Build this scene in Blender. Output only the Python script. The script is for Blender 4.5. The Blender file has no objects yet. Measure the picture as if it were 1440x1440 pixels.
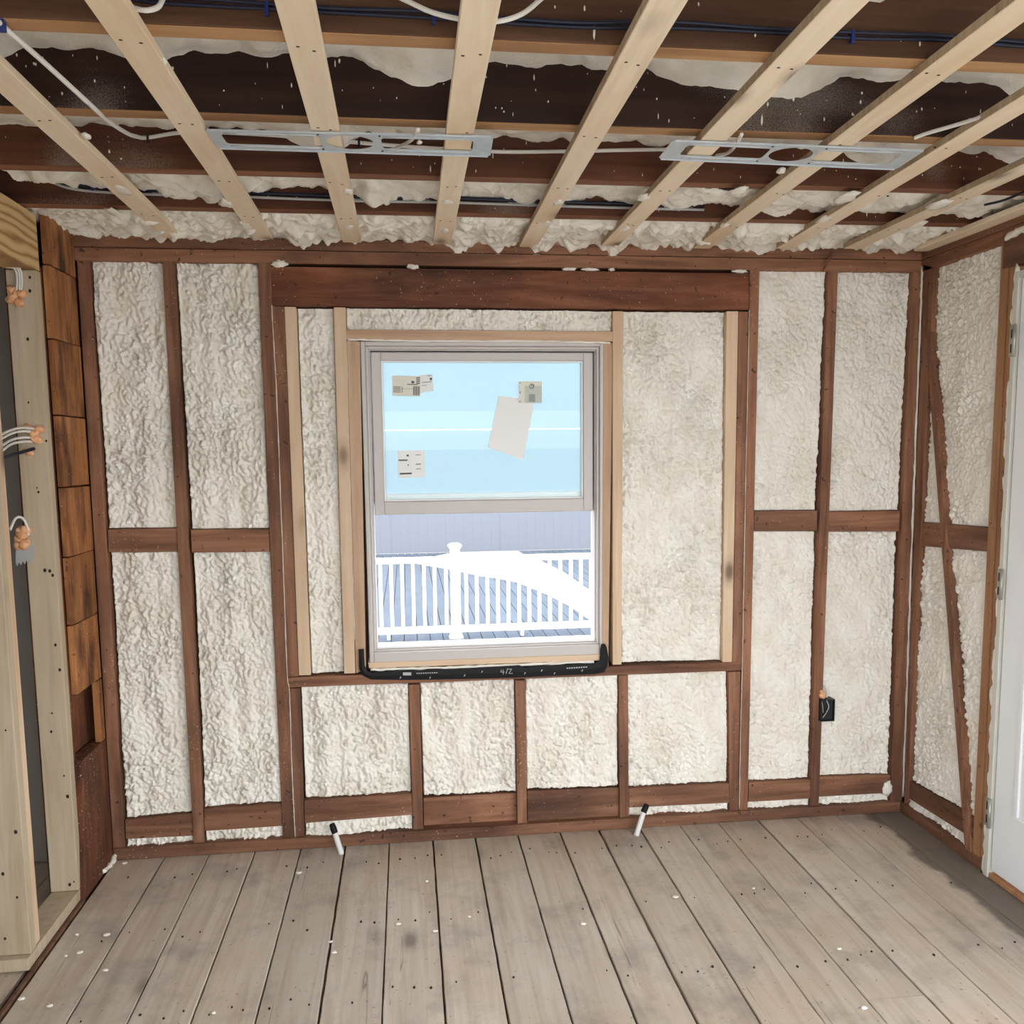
import bpy, bmesh, math, random
import numpy as np
from mathutils import Matrix, Vector

random.seed(7)
scene = bpy.context.scene
COL = scene.collection

# ------------------------------------------------------------------ camera
F_PX, CX, CY, RES = 1233.45, 720.0, 772.94, 1440.0
CAM = np.array([0.0, -3.3, 1.509])
def _rot(y, p, r):
    cy, sy = math.cos(y), math.sin(y); cp, sp = math.cos(p), math.sin(p); cr, sr = math.cos(r), math.sin(r)
    Rz = np.array([[cy, sy, 0], [-sy, cy, 0], [0, 0, 1]])
    B = np.array([[1, 0, 0], [0, 0, -1], [0, 1, 0]])
    P = np.array([[1, 0, 0], [0, cp, -sp], [0, sp, cp]])
    Q = np.array([[cr, -sr, 0], [sr, cr, 0], [0, 0, 1]])
    return Q @ P @ B @ Rz
RM = _rot(math.radians(-6.78706), math.radians(6.43482), math.radians(-0.61227))
cam_data = bpy.data.cameras.new('camera')
cam = bpy.data.objects.new('camera', cam_data); COL.objects.link(cam)
m = Matrix.Identity(4)
for i in range(3):
    m[i][0] = RM[0][i]; m[i][1] = -RM[1][i]; m[i][2] = -RM[2][i]; m[i][3] = CAM[i]
cam.matrix_world = m
cam_data.sensor_fit = 'HORIZONTAL'; cam_data.sensor_width = 36.0
cam_data.lens = F_PX / RES * 36.0
cam_data.shift_y = (CY - 720.0) / RES
cam_data.clip_start = 0.02; cam_data.clip_end = 300
scene.camera = cam

# ------------------------------------------------------------------ light and exposure
world = bpy.data.worlds.new('overcast_sky'); scene.world = world
world.use_nodes = True
bg = world.node_tree.nodes['Background']
bg.inputs['Color'].default_value = (0.93, 0.97, 1.0, 1)
bg.inputs['Strength'].default_value = 1.6
scene.view_settings.view_transform = 'Standard'
scene.view_settings.look = 'None'
scene.view_settings.gamma = 1.0
scene.view_settings.use_curve_mapping = False
scene.view_settings.exposure = 1.75

# ------------------------------------------------------------------ pixel -> place
def ray(u, v):
    return RM.T @ np.array([(u - CX) / F_PX, (v - CY) / F_PX, 1.0])
def PY(u, v, y): d = ray(u, v); return CAM + d * ((y - CAM[1]) / d[1])
def PX(u, v, x): d = ray(u, v); return CAM + d * ((x - CAM[0]) / d[0])
def PZ(u, v, z): d = ray(u, v); return CAM + d * ((z - CAM[2]) / d[2])

# ------------------------------------------------------------------ noise
def _hash(ix, iy, seed):
    n = (ix.astype(np.int64) * 374761393 + iy.astype(np.int64) * 668265263 + seed * 1274126177) & 0x7fffffff
    n = ((n ^ (n >> 13)) * 1274126177) & 0x7fffffff
    return (n ^ (n >> 16)) & 0xffff
def pn(x, y, seed=0):
    x = np.asarray(x, float); y = np.asarray(y, float)
    ix = np.floor(x); iy = np.floor(y); fx = x - ix; fy = y - iy
    def g(jx, jy):
        a = _hash(ix + jx, iy + jy, seed) * (2 * math.pi / 65536.0)
        return np.cos(a) * (fx - jx) + np.sin(a) * (fy - jy)
    u = fx * fx * fx * (fx * (fx * 6 - 15) + 10); v = fy * fy * fy * (fy * (fy * 6 - 15) + 10)
    a = g(0, 0) * (1 - u) + g(1, 0) * u; b = g(0, 1) * (1 - u) + g(1, 1) * u
    return (a * (1 - v) + b * v) * 1.5

# ------------------------------------------------------------------ materials
def new_mat(name):
    m = bpy.data.materials.new(name); m.use_nodes = True
    nt = m.node_tree; nt.nodes.clear()
    out = nt.nodes.new('ShaderNodeOutputMaterial')
    return m, nt, out
def N(nt, t, **kw):
    n = nt.nodes.new(t)
    for k, v in kw.items():
        if k in n.inputs: n.inputs[k].default_value = v
        else: setattr(n, k, v)
    return n
def ramp(nt, fac, stops):
    r = nt.nodes.new('ShaderNodeValToRGB'); nt.links.new(fac, r.inputs['Fac'])
    el = r.color_ramp.elements
    while len(el) < len(stops): el.new(0.5)
    for e, (p, c) in zip(el, stops):
        e.position = p; e.color = (*c, 1) if len(c) == 3 else c
    return r.outputs['Color']
def mixc(nt, fac, a, b, mode='MIX'):
    n = nt.nodes.new('ShaderNodeMix'); n.data_type = 'RGBA'; n.blend_type = mode
    def put(sock, v):
        if isinstance(v, (tuple, list)): sock.default_value = (*v, 1) if len(v) == 3 else v
        elif isinstance(v, (int, float)): sock.default_value = v
        else: nt.links.new(v, sock)
    put(n.inputs[0], fac); put(n.inputs[6], a); put(n.inputs[7], b)
    return n.outputs[2]
def math_n(nt, op, a, b=0.0):
    n = nt.nodes.new('ShaderNodeMath'); n.operation = op
    for s, v in ((n.inputs[0], a), (n.inputs[1], b)):
        if isinstance(v, (int, float)): s.default_value = v
        else: nt.links.new(v, s)
    return n.outputs[0]
def coords(nt, scale, spread=7.0):
    tc = nt.nodes.new('ShaderNodeTexCoord'); oi = nt.nodes.new('ShaderNodeObjectInfo')
    vm = nt.nodes.new('ShaderNodeVectorMath'); vm.operation = 'MULTIPLY_ADD'
    cmb = nt.nodes.new('ShaderNodeCombineXYZ')
    for i in range(3): nt.links.new(oi.outputs['Random'], cmb.inputs[i])
    nt.links.new(cmb.outputs[0], vm.inputs[0])
    vm.inputs[1].default_value = (spread, spread * 1.7, spread * 2.3)
    nt.links.new(tc.outputs['Object'], vm.inputs[2])
    mp = nt.nodes.new('ShaderNodeMapping'); nt.links.new(vm.outputs[0], mp.inputs['Vector'])
    mp.inputs['Scale'].default_value = scale
    return mp.outputs[0], vm.outputs[0], oi.outputs['Random'], tc.outputs['Object']

def wood(name, dark, mid, light, axis='z', fine=26.0, stain=(0.03, 0.015, 0.01), stain_amt=0.5, rough=0.7,
         mist=0.0, var=0.25, knots=0.0, knotcol=(0.09, 0.04, 0.02), bump=0.25, stain_scale=4.0, spec=0.3, specks=0.0):
    m, nt, out = new_mat(name)
    sc = {'x': (1.6, fine, fine), 'y': (fine, 1.6, fine), 'z': (fine, fine, 1.6)}[axis]
    v, vraw, rnd, obj = coords(nt, sc)
    n1 = N(nt, 'ShaderNodeTexNoise', Scale=1.0, Detail=6.0, Roughness=0.62, Distortion=0.6)
    nt.links.new(v, n1.inputs['Vector'])
    col = ramp(nt, n1.outputs['Fac'], [(0.28, dark), (0.5, mid), (0.74, light)])
    n2 = N(nt, 'ShaderNodeTexNoise', Scale=stain_scale, Detail=5.0, Roughness=0.6)
    mp2 = N(nt, 'ShaderNodeMapping')
    s2 = {'x': (0.35, 1, 1), 'y': (1, 0.35, 1), 'z': (1, 1, 0.35)}[axis]
    mp2.inputs['Scale'].default_value = s2
    nt.links.new(vraw, mp2.inputs['Vector']); nt.links.new(mp2.outputs[0], n2.inputs['Vector'])
    sf = ramp(nt, n2.outputs['Fac'], [(0.46, (0, 0, 0)), (0.68, (1, 1, 1))])
    col = mixc(nt, math_n(nt, 'MULTIPLY', sf, stain_amt), col, stain)
    if knots > 0:
        vo = N(nt, 'ShaderNodeTexVoronoi', Scale=1.0); vo.feature = 'F1'
        mp3 = N(nt, 'ShaderNodeMapping'); ks = 5.0
        mp3.inputs['Scale'].default_value = {'x': (ks * 0.5, ks, ks), 'y': (ks, ks * 0.5, ks), 'z': (ks, ks, ks * 0.5)}[axis]
        nt.links.new(vraw, mp3.inputs['Vector']); nt.links.new(mp3.outputs[0], vo.inputs['Vector'])
        kf = ramp(nt, vo.outputs['Distance'], [(0.05, (1, 1, 1)), (0.12, (0.3, .3, .3)), (0.2, (0, 0, 0))])
        col = mixc(nt, math_n(nt, 'MULTIPLY', kf, knots), col, knotcol)
    # each piece a little lighter or darker
    hsv = N(nt, 'ShaderNodeHueSaturation')
    val = math_n(nt, 'ADD', math_n(nt, 'MULTIPLY', rnd, var), 1.0 - var / 2)
    nt.links.new(val, hsv.inputs['Value']); nt.links.new(col, hsv.inputs['Color'])
    col = hsv.outputs['Color']
    if specks > 0:      # flecks of dried foam and nail marks
        n6 = N(nt, 'ShaderNodeTexNoise', Scale=130.0, Detail=1.0); nt.links.new(vraw, n6.inputs['Vector'])
        n7 = N(nt, 'ShaderNodeTexNoise', Scale=3.0, Detail=2.0); nt.links.new(vraw, n7.inputs['Vector'])
        sk = math_n(nt, 'ADD', n6.outputs['Fac'], math_n(nt, 'MULTIPLY', n7.outputs['Fac'], 0.35))
        mr2 = N(nt, 'ShaderNodeMapRange'); mr2.inputs['From Min'].default_value = 0.935; mr2.inputs['From Max'].default_value = 0.96
        nt.links.new(sk, mr2.inputs['Value'])
        col = mixc(nt, math_n(nt, 'MULTIPLY', mr2.outputs[0], specks), col, (0.55, 0.47, 0.38))
        n8 = N(nt, 'ShaderNodeTexNoise', Scale=48.0, Detail=1.0); nt.links.new(vraw, n8.inputs['Vector'])
        mr3 = N(nt, 'ShaderNodeMapRange'); mr3.inputs['From Min'].default_value = 0.71; mr3.inputs['From Max'].default_value = 0.74
        nt.links.new(n8.outputs['Fac'], mr3.inputs['Value'])
        col = mixc(nt, math_n(nt, 'MULTIPLY', mr3.outputs[0], specks), col, (0.02, 0.012, 0.010))
    if mist > 0:
        n3 = N(nt, 'ShaderNodeTexNoise', Scale=2.3, Detail=2.0); nt.links.new(vraw, n3.inputs['Vector'])
        n4 = N(nt, 'ShaderNodeTexNoise', Scale=420.0, Detail=2.0); nt.links.new(vraw, n4.inputs['Vector'])
        mm = math_n(nt, 'ADD', math_n(nt, 'MULTIPLY', n3.outputs['Fac'], 1.5), math_n(nt, 'MULTIPLY', n4.outputs['Fac'], 0.4))
        mr = N(nt, 'ShaderNodeMapRange'); mr.inputs['From Min'].default_value = 1.08; mr.inputs['From Max'].default_value = 1.55
        nt.links.new(mm, mr.inputs['Value'])
        col = mixc(nt, math_n(nt, 'MULTIPLY', mr.outputs[0], mist), col, (0.62, 0.58, 0.5))
    b = N(nt, 'ShaderNodeBsdfPrincipled', Roughness=rough)
    b.inputs['Specular IOR Level'].default_value = spec
    nt.links.new(col, b.inputs['Base Color'])
    bp = N(nt, 'ShaderNodeBump', Strength=bump, Distance=0.004)
    nt.links.new(n1.outputs['Fac'], bp.inputs['Height']); nt.links.new(bp.outputs[0], b.inputs['Normal'])
    nt.links.new(b.outputs[0], out.inputs[0])
    return m

def plain(name, color, rough=0.5, metal=0.0, bump=0.0, bscale=200.0, var=0.0, spec=0.4):
    m, nt, out = new_mat(name)
    b = N(nt, 'ShaderNodeBsdfPrincipled', Roughness=rough, Metallic=metal)
    b.inputs['Specular IOR Level'].default_value = spec
    v, vraw, rnd, obj = coords(nt, (1, 1, 1))
    n = N(nt, 'ShaderNodeTexNoise', Scale=bscale, Detail=3.0); nt.links.new(v, n.inputs['Vector'])
    c2 = tuple(max(0, c * (1 - var)) for c in color)
    col = ramp(nt, n.outputs['Fac'], [(0.35, c2), (0.65, color)])
    nt.links.new(col, b.inputs['Base Color'])
    if bump > 0:
        bp = N(nt, 'ShaderNodeBump', Strength=bump, Distance=0.003)
        nt.links.new(n.outputs['Fac'], bp.inputs['Height']); nt.links.new(bp.outputs[0], b.inputs['Normal'])
    nt.links.new(b.outputs[0], out.inputs[0])
    return m

def foam_mat(name, a, b_, scale=14.0):
    m, nt, out = new_mat(name)
    v, vraw, rnd, obj = coords(nt, (1, 1, 0.6))
    n = N(nt, 'ShaderNodeTexNoise', Scale=scale, Detail=4.0); nt.links.new(v, n.inputs['Vector'])
    col = ramp(nt, n.outputs['Fac'], [(0.35, a), (0.65, b_)])
    b = N(nt, 'ShaderNodeBsdfPrincipled', Roughness=0.55)
    b.inputs['Specular IOR Level'].default_value = 0.35
    nt.links.new(col, b.inputs['Base Color'])
    n2 = N(nt, 'ShaderNodeTexNoise', Scale=110.0, Detail=3.0); nt.links.new(vraw, n2.inputs['Vector'])
    bp = N(nt, 'ShaderNodeBump', Strength=0.6, Distance=0.005)
    nt.links.new(n2.outputs['Fac'], bp.inputs['Height']); nt.links.new(bp.outputs[0], b.inputs['Normal'])
    nt.links.new(b.outputs[0], out.inputs[0])
    return m

MAT = {}
for ax in 'xyz':
    MAT['old_' + ax] = wood('old_timber_' + ax, (0.115, 0.050, 0.027), (0.245, 0.112, 0.062), (0.37, 0.19, 0.115), ax,
                            stain=(0.05, 0.022, 0.015), stain_amt=0.7, mist=0.0, var=0.4, specks=0.7)
    MAT['pine_' + ax] = wood('new_pine_' + ax, (0.58, 0.40, 0.26), (0.68, 0.50, 0.345), (0.75, 0.58, 0.42), ax,
                             stain=(0.40, 0.24, 0.13), stain_amt=0.3, var=0.14, knots=0.8, bump=0.1)
    MAT['trim_' + ax] = wood('pinkish_pine_' + ax, (0.42, 0.26, 0.165), (0.52, 0.345, 0.23), (0.60, 0.42, 0.29), ax,
                             stain=(0.25, 0.13, 0.07), stain_amt=0.3, var=0.14, knots=0.7, bump=0.12)
MAT['header'] = wood('header_timber', (0.10, 0.030, 0.014), (0.20, 0.066, 0.030), (0.34, 0.14, 0.07), 'x', fine=18,
                     stain=(0.025, 0.011, 0.008), stain_amt=0.9, specks=0.6, var=0.0, stain_scale=3.0)
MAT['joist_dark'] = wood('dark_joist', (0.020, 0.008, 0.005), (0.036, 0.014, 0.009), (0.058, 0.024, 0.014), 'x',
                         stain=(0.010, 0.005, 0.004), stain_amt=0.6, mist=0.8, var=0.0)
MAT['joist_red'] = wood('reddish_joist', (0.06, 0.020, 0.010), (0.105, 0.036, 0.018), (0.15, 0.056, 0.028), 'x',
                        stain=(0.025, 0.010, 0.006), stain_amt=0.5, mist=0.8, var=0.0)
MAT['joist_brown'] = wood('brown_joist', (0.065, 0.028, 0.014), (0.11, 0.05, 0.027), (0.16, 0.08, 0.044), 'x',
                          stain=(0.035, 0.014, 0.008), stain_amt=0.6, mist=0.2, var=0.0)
MAT['joist_edge'] = wood('tan_joist_edge', (0.28, 0.14, 0.06), (0.40, 0.22, 0.10), (0.52, 0.31, 0.15), 'x',
                         stain=(0.20, 0.09, 0.04), stain_amt=0.6, var=0.2)  # tan underside, paler than the joist faces
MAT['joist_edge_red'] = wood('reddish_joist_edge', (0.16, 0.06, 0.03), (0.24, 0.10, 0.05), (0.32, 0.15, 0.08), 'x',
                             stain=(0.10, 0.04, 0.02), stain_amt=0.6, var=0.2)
MAT['strip'] = wood('furring_pine', (0.72, 0.565, 0.40), (0.81, 0.665, 0.49), (0.87, 0.74, 0.58), 'y',
                    stain=(0.62, 0.42, 0.22), stain_amt=0.4, var=0.12, knots=0.7, bump=0.1)
MAT['strip_rough'] = wood('rough_sawn_edge', (0.34, 0.24, 0.145), (0.45, 0.33, 0.21), (0.55, 0.42, 0.28), 'z', fine=60,
                          stain=(0.14, 0.08, 0.04), stain_amt=0.3, var=0.1, bump=0.5)
MAT['post'] = wood('orange_old_board', (0.17, 0.058, 0.02), (0.35, 0.14, 0.048), (0.50, 0.235, 0.09), 'z', fine=34,
                   stain=(0.03, 0.012, 0.008), stain_amt=0.9, var=0.35, stain_scale=11.0, specks=0.6)
MAT['post_dark'] = wood('dark_old_board', (0.07, 0.024, 0.012), (0.16, 0.055, 0.026), (0.25, 0.10, 0.046), 'z', fine=34,
                        stain=(0.02, 0.009, 0.006), stain_amt=0.7, var=0.2, stain_scale=9.0, specks=0.8)
MAT['stud_grey'] = wood('weathered_new_stud', (0.41, 0.32, 0.215), (0.50, 0.405, 0.29), (0.57, 0.475, 0.355), 'z',
                        stain=(0.33, 0.25, 0.15), stain_amt=0.35, var=0.1, knots=0.8, bump=0.1)
def beam_mat():
    m, nt, out = new_mat('plywood_faced_beam')
    v, vraw, rnd, obj = coords(nt, (1.0, 1.3, 5.0))
    w = N(nt, 'ShaderNodeTexWave', Scale=2.2, Distortion=7.0, Detail=2.0); w.inputs['Detail Scale'].default_value = 1.1; w.bands_direction = 'Z'
    nt.links.new(v, w.inputs['Vector'])
    col = ramp(nt, w.outputs['Fac'], [(0.0, (0.34, 0.18, 0.065)), (0.12, (0.46, 0.28, 0.11)), (0.45, (0.60, 0.41, 0.19)), (1.0, (0.66, 0.47, 0.24))])
    b_ = N(nt, 'ShaderNodeBsdfPrincipled', Roughness=0.6); b_.inputs['Specular IOR Level'].default_value = 0.3
    nt.links.new(col, b_.inputs['Base Color']); nt.links.new(b_.outputs[0], out.inputs[0]); return m
MAT['beam'] = beam_mat()
MAT['right_trim'] = wood('orange_door_stud', (0.26, 0.12, 0.055), (0.38, 0.19, 0.09), (0.46, 0.26, 0.14), 'z',
                         stain=(0.17, 0.07, 0.035), stain_amt=0.5, var=0.2, specks=0.5)
MAT['foam'] = foam_mat('spray_foam', (0.80, 0.745, 0.65), (0.88, 0.84, 0.77))
MAT['foam_dirty'] = foam_mat('dirty_foam_bead', (0.52, 0.42, 0.34), (0.70, 0.62, 0.54), 40)
MAT['foam_orange'] = foam_mat('orange_sealant_foam', (0.75, 0.36, 0.17), (0.85, 0.50, 0.28), 60)
MAT['vinyl'] = plain('grey_beige_vinyl', (0.56, 0.515, 0.49), 0.4)
MAT['vinyl_white'] = plain('white_vinyl', (0.85, 0.85, 0.86), 0.4)
MAT['paint_white'] = plain('white_door_paint', (0.82, 0.84, 0.86), 0.4)
MAT['jamb'] = plain('primed_door_jamb', (0.60, 0.58, 0.52), 0.5)
MAT['hinge'] = plain('dull_nickel', (0.42, 0.40, 0.36), 0.45, 0.6)
MAT['black'] = plain('black_rubber', (0.010, 0.010, 0.011), 0.6, bump=0.3, bscale=60, spec=0.2)
MAT['black_plastic'] = plain('black_plastic', (0.014, 0.014, 0.015), 0.5)
MAT['steel'] = plain('galvanised_steel', (0.56, 0.60, 0.63), 0.5, 0.35, var=0.1, bscale=40)
MAT['cable_white'] = plain('white_cable_jacket', (0.74, 0.71, 0.66), 0.5)
MAT['cable_blue'] = plain('navy_cable_jacket', (0.008, 0.011, 0.03), 0.45)
MAT['cable_grey'] = plain('grey_cable_jacket', (0.42, 0.42, 0.42), 0.5)
MAT['staple_blue'] = plain('blue_staple_plastic', (0.015, 0.03, 0.16), 0.4)
MAT['pipe'] = plain('white_pipe', (0.70, 0.69, 0.68), 0.35)
MAT['ink'] = plain('dark_print', (0.10, 0.10, 0.10), 0.7)
MAT['ink_pale'] = plain('pale_print', (0.45, 0.45, 0.44), 0.7)
MAT['knot'] = plain('dark_nail_hole', (0.018, 0.012, 0.010), 0.8)
MAT['drywall'] = plain('grey_drywall', (0.36, 0.34, 0.31), 0.9, var=0.1, bscale=6)
MAT['sheath'] = wood('dark_sheathing', (0.09, 0.045, 0.028), (0.14, 0.072, 0.045), (0.20, 0.11, 0.07), 'x', var=0.1)
MAT['fence'] = plain('blue_grey_vinyl_fence', (0.20, 0.212, 0.245), 0.9, spec=0.0)
MAT['deckboard'] = wood('grey_blue_deck_board', (0.10, 0.115, 0.145), (0.113, 0.13, 0.16), (0.125, 0.143, 0.173), 'y', fine=10,
                        stain=(0.10, 0.112, 0.14), stain_amt=0.3, var=0.10, bump=0.0, spec=0.0, rough=1.0)
MAT['deck_gap'] = plain('deck_framing_timber', (0.16, 0.14, 0.12), 0.9, spec=0.0)
MAT['sheet'] = plain('white_sheet', (0.86, 0.86, 0.87), 0.7)
MAT['ground'] = plain('gravel_ground', (0.40, 0.39, 0.37), 0.95, var=0.2, bscale=30)

def floor_mat():
    m, nt, out = new_mat('worn_floor_plank')
    v, vraw, rnd, obj = coords(nt, (30, 1.6, 30), 11.0)
    n1 = N(nt, 'ShaderNodeTexNoise', Scale=1.0, Detail=6.0, Roughness=0.6, Distortion=0.8); nt.links.new(v, n1.inputs['Vector'])
    col = ramp(nt, n1.outputs['Fac'], [(0.25, (0.41, 0.33, 0.265)), (0.5, (0.53, 0.455, 0.38)), (0.75, (0.61, 0.545, 0.47))])
    # brown varnish left in soft patches, grey scuffed wood in others
    n2 = N(nt, 'ShaderNodeTexNoise', Scale=2.2, Detail=5.0, Roughness=0.6); nt.links.new(obj, n2.inputs['Vector'])
    col = mixc(nt, math_n(nt, 'MULTIPLY', ramp(nt, n2.outputs['Fac'], [(0.45, (0, 0, 0)), (0.7, (1, 1, 1))]), 0.45), col, (0.47, 0.33, 0.21))
    n3 = N(nt, 'ShaderNodeTexNoise', Scale=5.0, Detail=6.0, Roughness=0.65); nt.links.new(vraw, n3.inputs['Vector'])
    col = mixc(nt, math_n(nt, 'MULTIPLY', ramp(nt, n3.outputs['Fac'], [(0.50, (0, 0, 0)), (0.70, (1, 1, 1))]), 0.6), col, (0.25, 0.22, 0.20))
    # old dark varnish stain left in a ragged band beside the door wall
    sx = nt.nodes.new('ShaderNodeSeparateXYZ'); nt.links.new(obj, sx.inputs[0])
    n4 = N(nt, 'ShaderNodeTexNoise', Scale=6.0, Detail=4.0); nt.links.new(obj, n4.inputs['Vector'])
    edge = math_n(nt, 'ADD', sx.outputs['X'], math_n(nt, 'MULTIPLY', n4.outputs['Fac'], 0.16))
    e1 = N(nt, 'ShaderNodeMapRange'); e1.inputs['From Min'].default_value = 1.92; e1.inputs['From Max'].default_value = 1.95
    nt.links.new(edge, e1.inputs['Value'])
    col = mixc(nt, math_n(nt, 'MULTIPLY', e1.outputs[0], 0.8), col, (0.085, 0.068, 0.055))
    # knots and pale plaster scuffs
    vo = N(nt, 'ShaderNodeTexVoronoi', Scale=1.0); mp3 = N(nt, 'ShaderNodeMapping'); mp3.inputs['Scale'].default_value = (4.5, 2.2, 4.5)
    nt.links.new(vraw, mp3.inputs['Vector']); nt.links.new(mp3.outputs[0], vo.inputs['Vector'])
    kf = ramp(nt, vo.outputs['Distance'], [(0.05, (1, 1, 1)), (0.12, (0.35, .35, .35)), (0.2, (0, 0, 0))])
    col = mixc(nt, math_n(nt, 'MULTIPLY', kf, 0.7), col, (0.10, 0.075, 0.06))
    n5 = N(nt, 'ShaderNodeTexNoise', Scale=24.0, Detail=3.0, Roughness=0.7); nt.links.new(obj, n5.inputs['Vector'])
    col = mixc(nt, math_n(nt, 'MULTIPLY', ramp(nt, n5.outputs['Fac'], [(0.66, (0, 0, 0)), (0.76, (1, 1, 1))]), 0.35), col, (0.60, 0.57, 0.53))
    # thin drying cracks along the grain
    mp9 = N(nt, 'ShaderNodeMapping'); mp9.inputs['Scale'].default_value = (26, 0.9, 1); nt.links.new(vraw, mp9.inputs['Vector'])
    n9 = N(nt, 'ShaderNodeTexNoise', Scale=1.0, Detail=2.0, Distortion=1.2); nt.links.new(mp9.outputs[0], n9.inputs['Vector'])
    ck = ramp(nt, n9.outputs['Fac'], [(0.0, (0, 0, 0)), (0.705, (0, 0, 0)), (0.72, (1, 1, 1)), (0.735, (0, 0, 0))])
    col = mixc(nt, math_n(nt, 'MULTIPLY', ck, 0.6), col, (0.07, 0.05, 0.04))
    n10 = N(nt, 'ShaderNodeTexNoise', Scale=70.0, Detail=2.0); nt.links.new(obj, n10.inputs['Vector'])
    col = mixc(nt, math_n(nt, 'MULTIPLY', ramp(nt, n10.outputs['Fac'], [(0.68, (0, 0, 0)), (0.74, (1, 1, 1))]), 0.55), col, (0.10, 0.075, 0.06))
    hsv = N(nt, 'ShaderNodeHueSaturation')
    nt.links.new(math_n(nt, 'ADD', math_n(nt, 'MULTIPLY', rnd, 0.22), 0.89), hsv.inputs['Value']); nt.links.new(col, hsv.inputs['Color'])
    b = N(nt, 'ShaderNodeBsdfPrincipled', Roughness=0.55)
    b.inputs['Specular IOR Level'].default_value = 0.4
    nt.links.new(hsv.outputs['Color'], b.inputs['Base Color'])
    bp = N(nt, 'ShaderNodeBump', Strength=0.25, Distance=0.003)
    nt.links.new(n1.outputs['Fac'], bp.inputs['Height']); nt.links.new(bp.outputs[0], b.inputs['Normal'])
    nt.links.new(b.outputs[0], out.inputs[0])
    return m
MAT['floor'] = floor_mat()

def glass_mat():
    m, nt, out = new_mat('window_glass')
    t = N(nt, 'ShaderNodeBsdfTransparent', Color=(0.95, 0.98, 0.97, 1)); g = N(nt, 'ShaderNodeBsdfGlossy', Roughness=0.02)
    fr = N(nt, 'ShaderNodeFresnel', IOR=1.45); mx = nt.nodes.new('ShaderNodeMixShader')
    nt.links.new(fr.outputs[0], mx.inputs[0]); nt.links.new(t.outputs[0], mx.inputs[1]); nt.links.new(g.outputs[0], mx.inputs[2])
    nt.links.new(mx.outputs[0], out.inputs[0]); return m
def film_mat(name, tint, diff, amt):
    m, nt, out = new_mat(name)
    t = N(nt, 'ShaderNodeBsdfTransparent', Color=(*tint, 1)); g = N(nt, 'ShaderNodeBsdfTranslucent', Color=(*diff, 1))
    n = N(nt, 'ShaderNodeTexNoise', Scale=3.0, Detail=2.0); tc = nt.nodes.new('ShaderNodeTexCoord'); nt.links.new(tc.outputs['Object'], n.inputs['Vector'])
    fac = math_n(nt, 'ADD', math_n(nt, 'MULTIPLY', n.outputs['Fac'], 0.03), amt - 0.015)
    mx = nt.nodes.new('ShaderNodeMixShader')
    nt.links.new(fac, mx.inputs[0]); nt.links.new(t.outputs[0], mx.inputs[1]); nt.links.new(g.outputs[0], mx.inputs[2])
    nt.links.new(mx.outputs[0], out.inputs[0]); return m
def paper_mat(name, col):
    m, nt, out = new_mat(name)
    d = N(nt, 'ShaderNodeBsdfDiffuse', Color=(*col, 1)); g = N(nt, 'ShaderNodeBsdfTranslucent', Color=(*col, 1))
    n = N(nt, 'ShaderNodeTexNoise', Scale=30.0); tc = nt.nodes.new('ShaderNodeTexCoord'); nt.links.new(tc.outputs['Object'], n.inputs['Vector'])
    mx = nt.nodes.new('ShaderNodeMixShader'); fac = math_n(nt, 'ADD', math_n(nt, 'MULTIPLY', n.outputs['Fac'], 0.04), 0.13)
    nt.links.new(fac, mx.inputs[0])
    nt.links.new(d.outputs[0], mx.inputs[1]); nt.links.new(g.outputs[0], mx.inputs[2]); nt.links.new(mx.outputs[0], out.inputs[0]); return m
MAT['glass'] = glass_mat()
MAT['film'] = film_mat('blue_protective_film', (0.55, 0.85, 1.0), (0.318, 0.445, 0.54), 0.985)
MAT['film_band'] = film_mat('pale_film_band', (0.85, 0.98, 1.0), (0.38, 0.505, 0.58), 0.985)
MAT['paper'] = paper_mat('white_paper', (0.97, 0.965, 0.95))
MAT['paper_tan'] = paper_mat('tan_paper', (0.88, 0.85, 0.76))
MAT['paper_grey'] = paper_mat('grey_green_paper', (0.66, 0.69, 0.64))

# ------------------------------------------------------------------ builders
ROOT = {}
def root_loc(p):
    while p is not None and p.parent is not None: p = p.parent
    return ROOT.get(p.name if p else None, np.zeros(3))
def mesh_obj(name, verts, faces, mat, parent=None, smooth=False):
    off = root_loc(parent)
    me = bpy.data.meshes.new(name)
    me.from_pydata([tuple(np.asarray(v, float) - off) for v in verts], [], faces)
    me.update()
    me.materials.append(MAT[mat] if isinstance(mat, str) else mat)
    if smooth: me.polygons.foreach_set('use_smooth', [True] * len(me.polygons))
    o = bpy.data.objects.new(name, me); COL.objects.link(o)
    if parent is not None: o.parent = parent
    return o
def bm_obj(name, bm, mat, parent=None, smooth=False):
    off = root_loc(parent)
    bmesh.ops.recalc_face_normals(bm, faces=bm.faces)
    if np.any(off): bmesh.ops.translate(bm, verts=bm.verts, vec=tuple(-off))
    me = bpy.data.meshes.new(name); bm.to_mesh(me); bm.free()
    me.materials.append(MAT[mat] if isinstance(mat, str) else mat)
    if smooth: me.polygons.foreach_set('use_smooth', [True] * len(me.polygons))
    o = bpy.data.objects.new(name, me); COL.objects.link(o)
    if parent is not None: o.parent = parent
    return o
def thing(name, label, cat, loc=(0, 0, 0), kind=None, group=None):
    o = bpy.data.objects.new(name, None); COL.objects.link(o); o.location = loc
    ROOT[o.name] = np.array(loc, float); o.empty_display_size = 0.1
    tag(o, label, cat, kind, group); return o
def tag(o, label, cat, kind=None, group=None):
    o['label'] = label; o['category'] = cat
    if kind: o['kind'] = kind
    if group: o['group'] = group
    return o
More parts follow.
